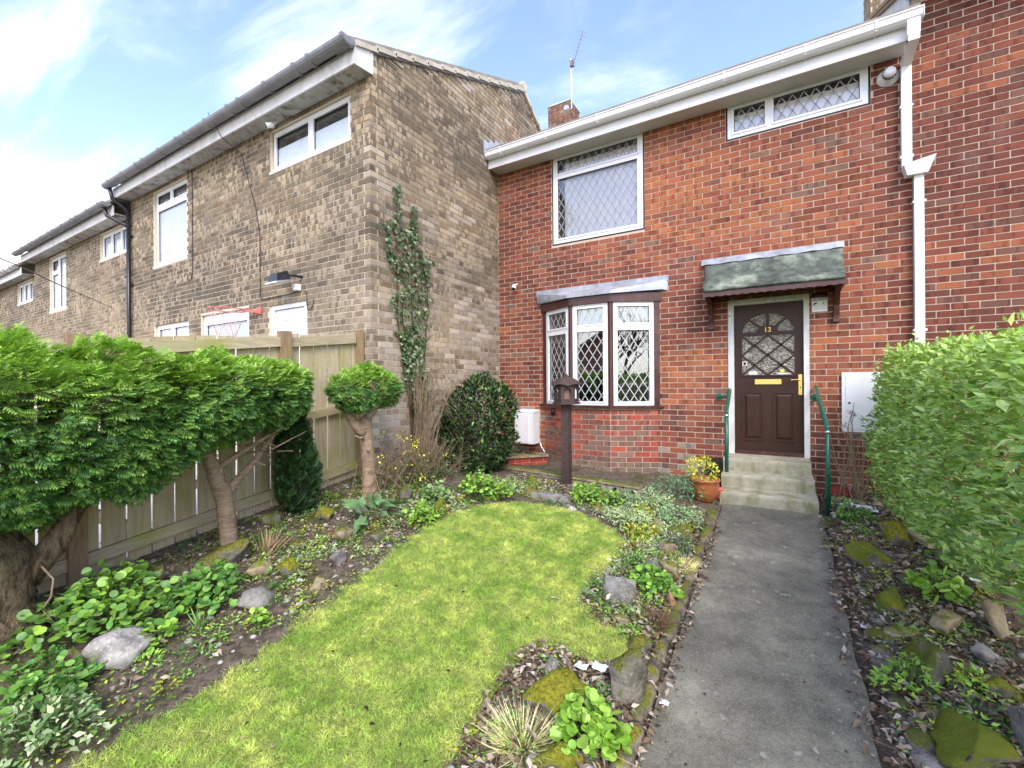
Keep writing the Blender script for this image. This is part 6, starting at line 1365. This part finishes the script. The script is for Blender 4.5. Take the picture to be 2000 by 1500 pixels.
br = MB(); branch(br, [(-3.95, -.15, 1.6), (-3.92, .3, 2.05), (-3.9, .66, 2.115), (-3.9, .95, 1.985), (-3.9, 1.19, 1.885)], [.006, .005, .0045, .0035, .002], 5, .01)
o = br.build('bramble_stem', MAT['twig_d'], None, off=(-3.95, -.15, 1.6)); tag(o, 'thin thorny stem arching over the flat-topped conifer', 'stem')

# ------------------------------------------------------------------ grass blades, leaf litter, small weeds
n = 400000; P = np.c_[R_.uniform(-2.78, -.62, n), R_.uniform(.3, 4.12, n)]
q = in_lawn(P[:, 0]+R_.normal(0, .022, n)+.03*np.sin(P[:, 1]*23+2*np.sin(P[:, 1]*9)), P[:, 1]+R_.normal(0, .022, n)+.02*np.sin(P[:, 0]*31)); P = P[q]; n = len(P)
def Gv(X, Y):
    p = .09*(np.clip(Y, -3, 5.5)-5.5)+.012; w_ = np.clip((-.56-X)/3.74, 0, 1); s = np.clip((-.56-X)/.14, 0, 1); s = s*s*(3-2*s); hfv = -.19+.128*np.clip(Y, -2.5, 3.7)
    return (p+.07*s)*(1-w_)+hfv*w_
Zg = Gv(P[:, 0], P[:, 1])+.020
nz2 = np.array([noise.fractal(Vector((x*5.5, y*5.5, 9)), 1, 2, 2) for x, y in P]); yel = np.clip(.42+.75*nz2+.35*np.clip((P[:, 0]+1.45)*1.2, 0, .8)+R_.normal(0, .22, n), 0, 1)[:, None]
C = pick([(.125, .205, .040), (.15, .235, .048), (.11, .185, .036)], n, .16)*(1-yel)+pick([(.23, .265, .085), (.27, .29, .11), (.20, .245, .07)], n, .14)*yel
nz3 = np.array([noise.noise(Vector((x*15, y*15, 4)))+.6*noise.noise(Vector((x*38, y*38, 1))) for x, y in P]); C *= np.clip(1+.24*nz3+.12*nz2, .55, 1.5)[:, None]; Y = nrm(np.c_[R_.normal(0, .55, (n, 2)), np.full(n, .45)]); A = axes(Y, nrm(jit(n)), R_.uniform(.010, .030, n)*(1+.4*np.clip(nz3, -.6, .9))); A[:, :, 0] *= 1.25
tag(link('lawn_grass', np_mesh('lawn_grass', *inst(BLADE, A, np.c_[P, Zg], C)), MAT['grass']), 'short green and straw coloured grass of the lawn', kind='stuff')
def scatter(n, regions):
    res = []
    tot = sum(r[4] for r in regions)
    for x0, x1, y0, y1, w_ in regions:
        k = int(n*w_/tot); res.append(np.c_[R_.uniform(x0, x1, k), R_.uniform(y0, y1, k)])
    P = np.concatenate(res); q = ~in_lawn(P[:, 0], P[:, 1]); return P[q]
P = scatter(11500, [(.40, 1.15, 2.2, 5.6, 10), (-1.25, -.62, 1.3, 2.35, 4.5), (-1.15, -.62, 2.5, 4.6, 3.5), (-3.0, -1.1, 4.3, 5.1, 2.2), (-4.2, -2.6, .6, 3.9, 3.2), (-.64, -.50, 1.6, 4.7, 1.6), (.30, .44, 2.2, 5.3, .7), (.4, 1.1, 5.5, 6.3, 1.3)])
Zg = np.array([soil_z(x, y) if not (-.60 < x < .42) else G(x, y) for x, y in P]); n = len(P); A = axes(np.c_[R_.normal(0, 1, (n, 2)), R_.normal(.1, .35, n)], nrm(np.array([0, 0, 1.])+jit(n, .5)), R_.uniform(.018, .060, n)); A[:, :, 2] *= R_.uniform(.5, 3.2, n)[:, None]
tag(link('leaf_litter', np_mesh('leaf_litter', *inst(LEAF, A, np.c_[P, Zg+.006+R_.random(n)*.03], pick([(.16, .118, .08), (.25, .20, .15), (.10, .078, .056), (.37, .315, .255), (.19, .13, .09), (.46, .40, .34)], n))), MAT['dry']), 'dead brown leaves scattered over the beds', kind='stuff')
P = scatter(15000, [(-4.2, -2.55, .5, 3.9, 6), (-1.2, -.62, 2.5, 4.7, 2.0), (-3.0, -1.0, 4.2, 5.0, 2.2), (.45, 1.1, 2.2, 5.5, 2.2), (-1.25, -.62, 1.3, 2.3, .8)])
keep = np.array([noise.fractal(Vector((x*2.6, y*2.6, 4)), 1, 2, 3) for x, y in P]) > -.10; P = P[keep]; n = len(P); Zg = np.array([soil_z(x, y) for x, y in P])
A = axes(np.c_[R_.normal(0, 1, (n, 2)), R_.normal(.15, .2, n)], nrm(np.array([0, 0, 1.])+jit(n, .35)), R_.uniform(.010, .034, n))
tag(link('low_weeds', np_mesh('low_weeds', *inst(LEAF, A, np.c_[P, Zg+.006+R_.random(n)*.025], pick(GR+BR+YG[:1], n))), MAT['leaf']), 'tiny weeds and moss shoots over the soil', kind='stuff')
k = 800; P = scatter(k, [(-4.2, -2.6, .7, 3.9, 5), (-1.2, -.62, 1.4, 4.7, 3), (.42, 1.1, 2.3, 5.6, 4), (-3, -1.1, 4.2, 5.1, 2)]); k = len(P); bm1 = ico(1)
A = axes(jit(k), jit(k), R_.uniform(.008, .028, k)); A[:, 2, :] *= .6
tag(link('pebbles', np_mesh('pebbles', *inst(bm1, A, np.c_[P, [soil_z(x, y)+.004 for x, y in P]], pick([(.30, .28, .24), (.42, .40, .35), (.22, .20, .16), (.36, .30, .22)], k))), plain('pebble_stone', (.36, .34, .29), .9, .4, 14)), 'small pale pebbles scattered over the soil', kind='stuff')
# bare brownish wear in the turf
k = 2600; P = np.c_[R_.uniform(-2.5, -.7, k), R_.uniform(.7, 4.0, k)]; q = in_lawn(P[:, 0], P[:, 1]) & (np.array([noise.fractal(Vector((x*3.3, y*3.3, 21)), 1, 2, 3) for x, y in P]) > .28); P = P[q]; n = len(P)
A = axes(np.c_[R_.normal(0, 1, (n, 2)), R_.normal(.15, .2, n)], nrm(np.array([0, 0, 1.])+jit(n, .4)), R_.uniform(.012, .03, n))
tag(link('lawn_thatch', np_mesh('lawn_thatch', *inst(NARROW, A, np.c_[P, Gv(P[:, 0], P[:, 1])+.03], pick([(.30, .25, .12), (.20, .17, .08), (.36, .32, .17), (.10, .10, .04)], n))), MAT['dry']), 'brownish dead thatch in worn spots of the lawn', kind='stuff')
# creeping ground cover: small cushions between the named plants
parts = []
def cushions(n, regions, cols, size, w_, h_, tpl=LEAF):
    for x, y in scatter(n, regions):
        if noise.fractal(Vector((x*1.7, y*1.7, 8)), 1, 2, 2) < -.25: continue
        k = rnd.randint(26, 60); r = np.sqrt(R_.random(k)); a = R_.uniform(0, 6.283, k); s = rnd.uniform(.6, 1.3); X, Yv = x+r*np.cos(a)*w_*s, y+r*np.sin(a)*w_*s; c = np.array(cols[rnd.randrange(len(cols))])
        Z = np.array([soil_z(p, q) for p, q in zip(X, Yv)])+h_*s*np.sqrt(1.02-r*r)*R_.uniform(.5, 1.1, k); o_ = np.c_[np.cos(a), np.sin(a), np.full(k, .3)]
        parts.append(inst(tpl, axes(nrm(o_+jit(k, .5)), nrm(np.array([0, 0, 1.])+jit(k, .4)), size*R_.uniform(.6, 1.3, k)), np.c_[X, Yv, Z], np.clip(c*(1+R_.normal(0, .16, (k, 1))), 0, 1)))
cushions(460, [(-4.2, -2.6, 1.0, 3.9, 6), (-3.2, -1.0, 4.15, 5.0, 3.5), (-1.2, -.66, 2.5, 4.8, 4), (.5, 1.1, 2.3, 5.4, 2.2), (-1.2, -.66, 1.4, 2.2, .6)], GR+BR+[(.20, .22, .03), (.16, .15, .05)], .026, .075, .05)
cushions(220, [(-3.2, -1.0, 4.15, 5.0, 3), (-1.2, -.66, 3.0, 4.8, 4), (-3.4, -2.65, 1.9, 3.9, 2)], SIL+[(.26, .26, .04), (.17, .10, .06)], .032, .08, .06, NARROW)
tag(link('ground_cover', np_mesh('ground_cover', *merge(parts)), MAT['leaf']), 'creeping ground cover and moss cushions between the rockery plants', kind='stuff')
m = MB()
for kk in range(260):
    x, y = rnd.choice([(rnd.uniform(.45, 1.1), rnd.uniform(2.3, 5.4)), (rnd.uniform(-1.2, -.65), rnd.uniform(1.4, 2.3)), (rnd.uniform(-4.1, -2.8), rnd.uniform(.6, 3.7)), (rnd.uniform(-2.8, -1.2), rnd.uniform(4.3, 5.0))])
    a = rnd.uniform(0, 6.28); L = rnd.uniform(.05, .2); z = soil_z(x, y)+.012; m.tube([(x, y, z), (x+L*.5*math.cos(a), y+L*.5*math.sin(a), z+.02), (x+L*math.cos(a+.3), y+L*math.sin(a+.3), z+.004)], .0022, 3)
tag(m.build('fallen_twigs', MAT['twig'], None, fix=False), 'fine fallen twigs over the beds', kind='stuff')
k = 2200; P = np.c_[R_.uniform(-.53, .37, k), R_.uniform(2.0, 5.4, k)]; e = np.abs(P[:, 0]+.08)/.44; P = P[R_.random(k) < e**5+.03]; n = len(P)
A = axes(np.c_[R_.normal(0, 1, (n, 2)), np.zeros(n)], nrm(np.array([0, 0, 1.])+jit(n, .3)), R_.uniform(.006, .022, n))
tag(link('path_debris', np_mesh('path_debris', *inst(LEAF, A, np.c_[P, Gv(P[:, 0], P[:, 1])+.009], pick([(.05, .035, .02), (.03, .025, .02), (.3, .27, .22), (.08, .06, .03)], n))), MAT['dry']), 'crumbs of leaf and soil along the path edges', kind='stuff')
# worm casts and odd fallen petals on the lawn
k = 60; P = np.c_[R_.uniform(-2.4, -1.2, k), R_.uniform(.8, 3.9, k)]; P = P[in_lawn(P[:, 0], P[:, 1])]; n = len(P)
A = axes(np.c_[R_.normal(0, 1, (n, 2)), np.zeros(n)], nrm(np.array([0, 0, 1.])+jit(n, .3)), R_.uniform(.02, .04, n))
tag(link('lawn_debris', np_mesh('lawn_debris', *inst(LEAF, A, np.c_[P, Gv(P[:, 0], P[:, 1])+.04], pick([(.03, .025, .02), (.045, .035, .02), (.5, .46, .38), (.35, .27, .18)], n))), MAT['dry']), 'dark worm casts and pale petals dotted on the lawn', kind='stuff')

# ------------------------------------------------------------------ across the road, seen mirrored in the bay window
oh = empty('opposite_house', (-9, -17, -.8), 'brown gabled house across the road', 'house')
gw = MB().prism([(-13.5, -15, -1), (-5.5, -15, -1), (-5.5, -15, 2.3), (-9.5, -15, 4.6), (-13.5, -15, 2.3)], (0, -8, 0)).build('gable_wall', plain('far_brown_brick', (.30, .17, .09), .9, .2, 8), oh)
for s_ in (-1, 1): MB().hexa([(-9.5, -14.6, 4.58), (-9.5+s_*4.6, -14.6, 1.96), (-9.5+s_*4.6, -23.4, 1.96), (-9.5, -23.4, 4.58), (-9.5, -14.6, 4.76), (-9.5+s_*4.6, -14.6, 2.14), (-9.5+s_*4.6, -23.4, 2.14), (-9.5, -23.4, 4.76)]).build('roof', MAT['roof'], oh)
og = empty('boundary_hedge', (-4, -4.6, -.6), 'dark clipped hedge along the road front of the garden', 'hedge')
leaf_bush(og, [((-6.2, -4.2, .15), (1.9, .5, 1.35)), ((-3.6, -4.2, .1), (1.5, .5, 1.3)), ((2.6, -4.2, .0), (1.3, .5, 1.2)), ((5.0, -4.2, .1), (1.6, .5, 1.3))], 9000, .10, DK+[(.05, .09, .03)], GR, 'leaf', LEAF)
ot = empty('bare_tree', (9.5, -8.5, -.8), 'leafless spreading tree across the road', 'tree'); m = MB()
def twigs(p, d, L, r, depth):
    q = p+d*L; m.tube([p, p.lerp(q, .5)+Vector((rnd.gauss(0, .04), rnd.gauss(0, .04), 0))*L, q], [r, r*.85, r*.68], 5, caps=False)
    if depth == 0: return
    for _ in range(3 if depth > 3 else 2+(rnd.random() < .6)): twigs(q, (d+Vector((rnd.gauss(0, .45), rnd.gauss(0, .45), rnd.gauss(.1, .3)))).normalized(), L*rnd.uniform(.68, .85), r*.66, depth-1)
twigs(Vector((9.5, -8.5, -1)), Vector((0, 0, 1)), 1.7, .16, 6); m.build('branches', MAT['twig_d'], ot, fix=False)
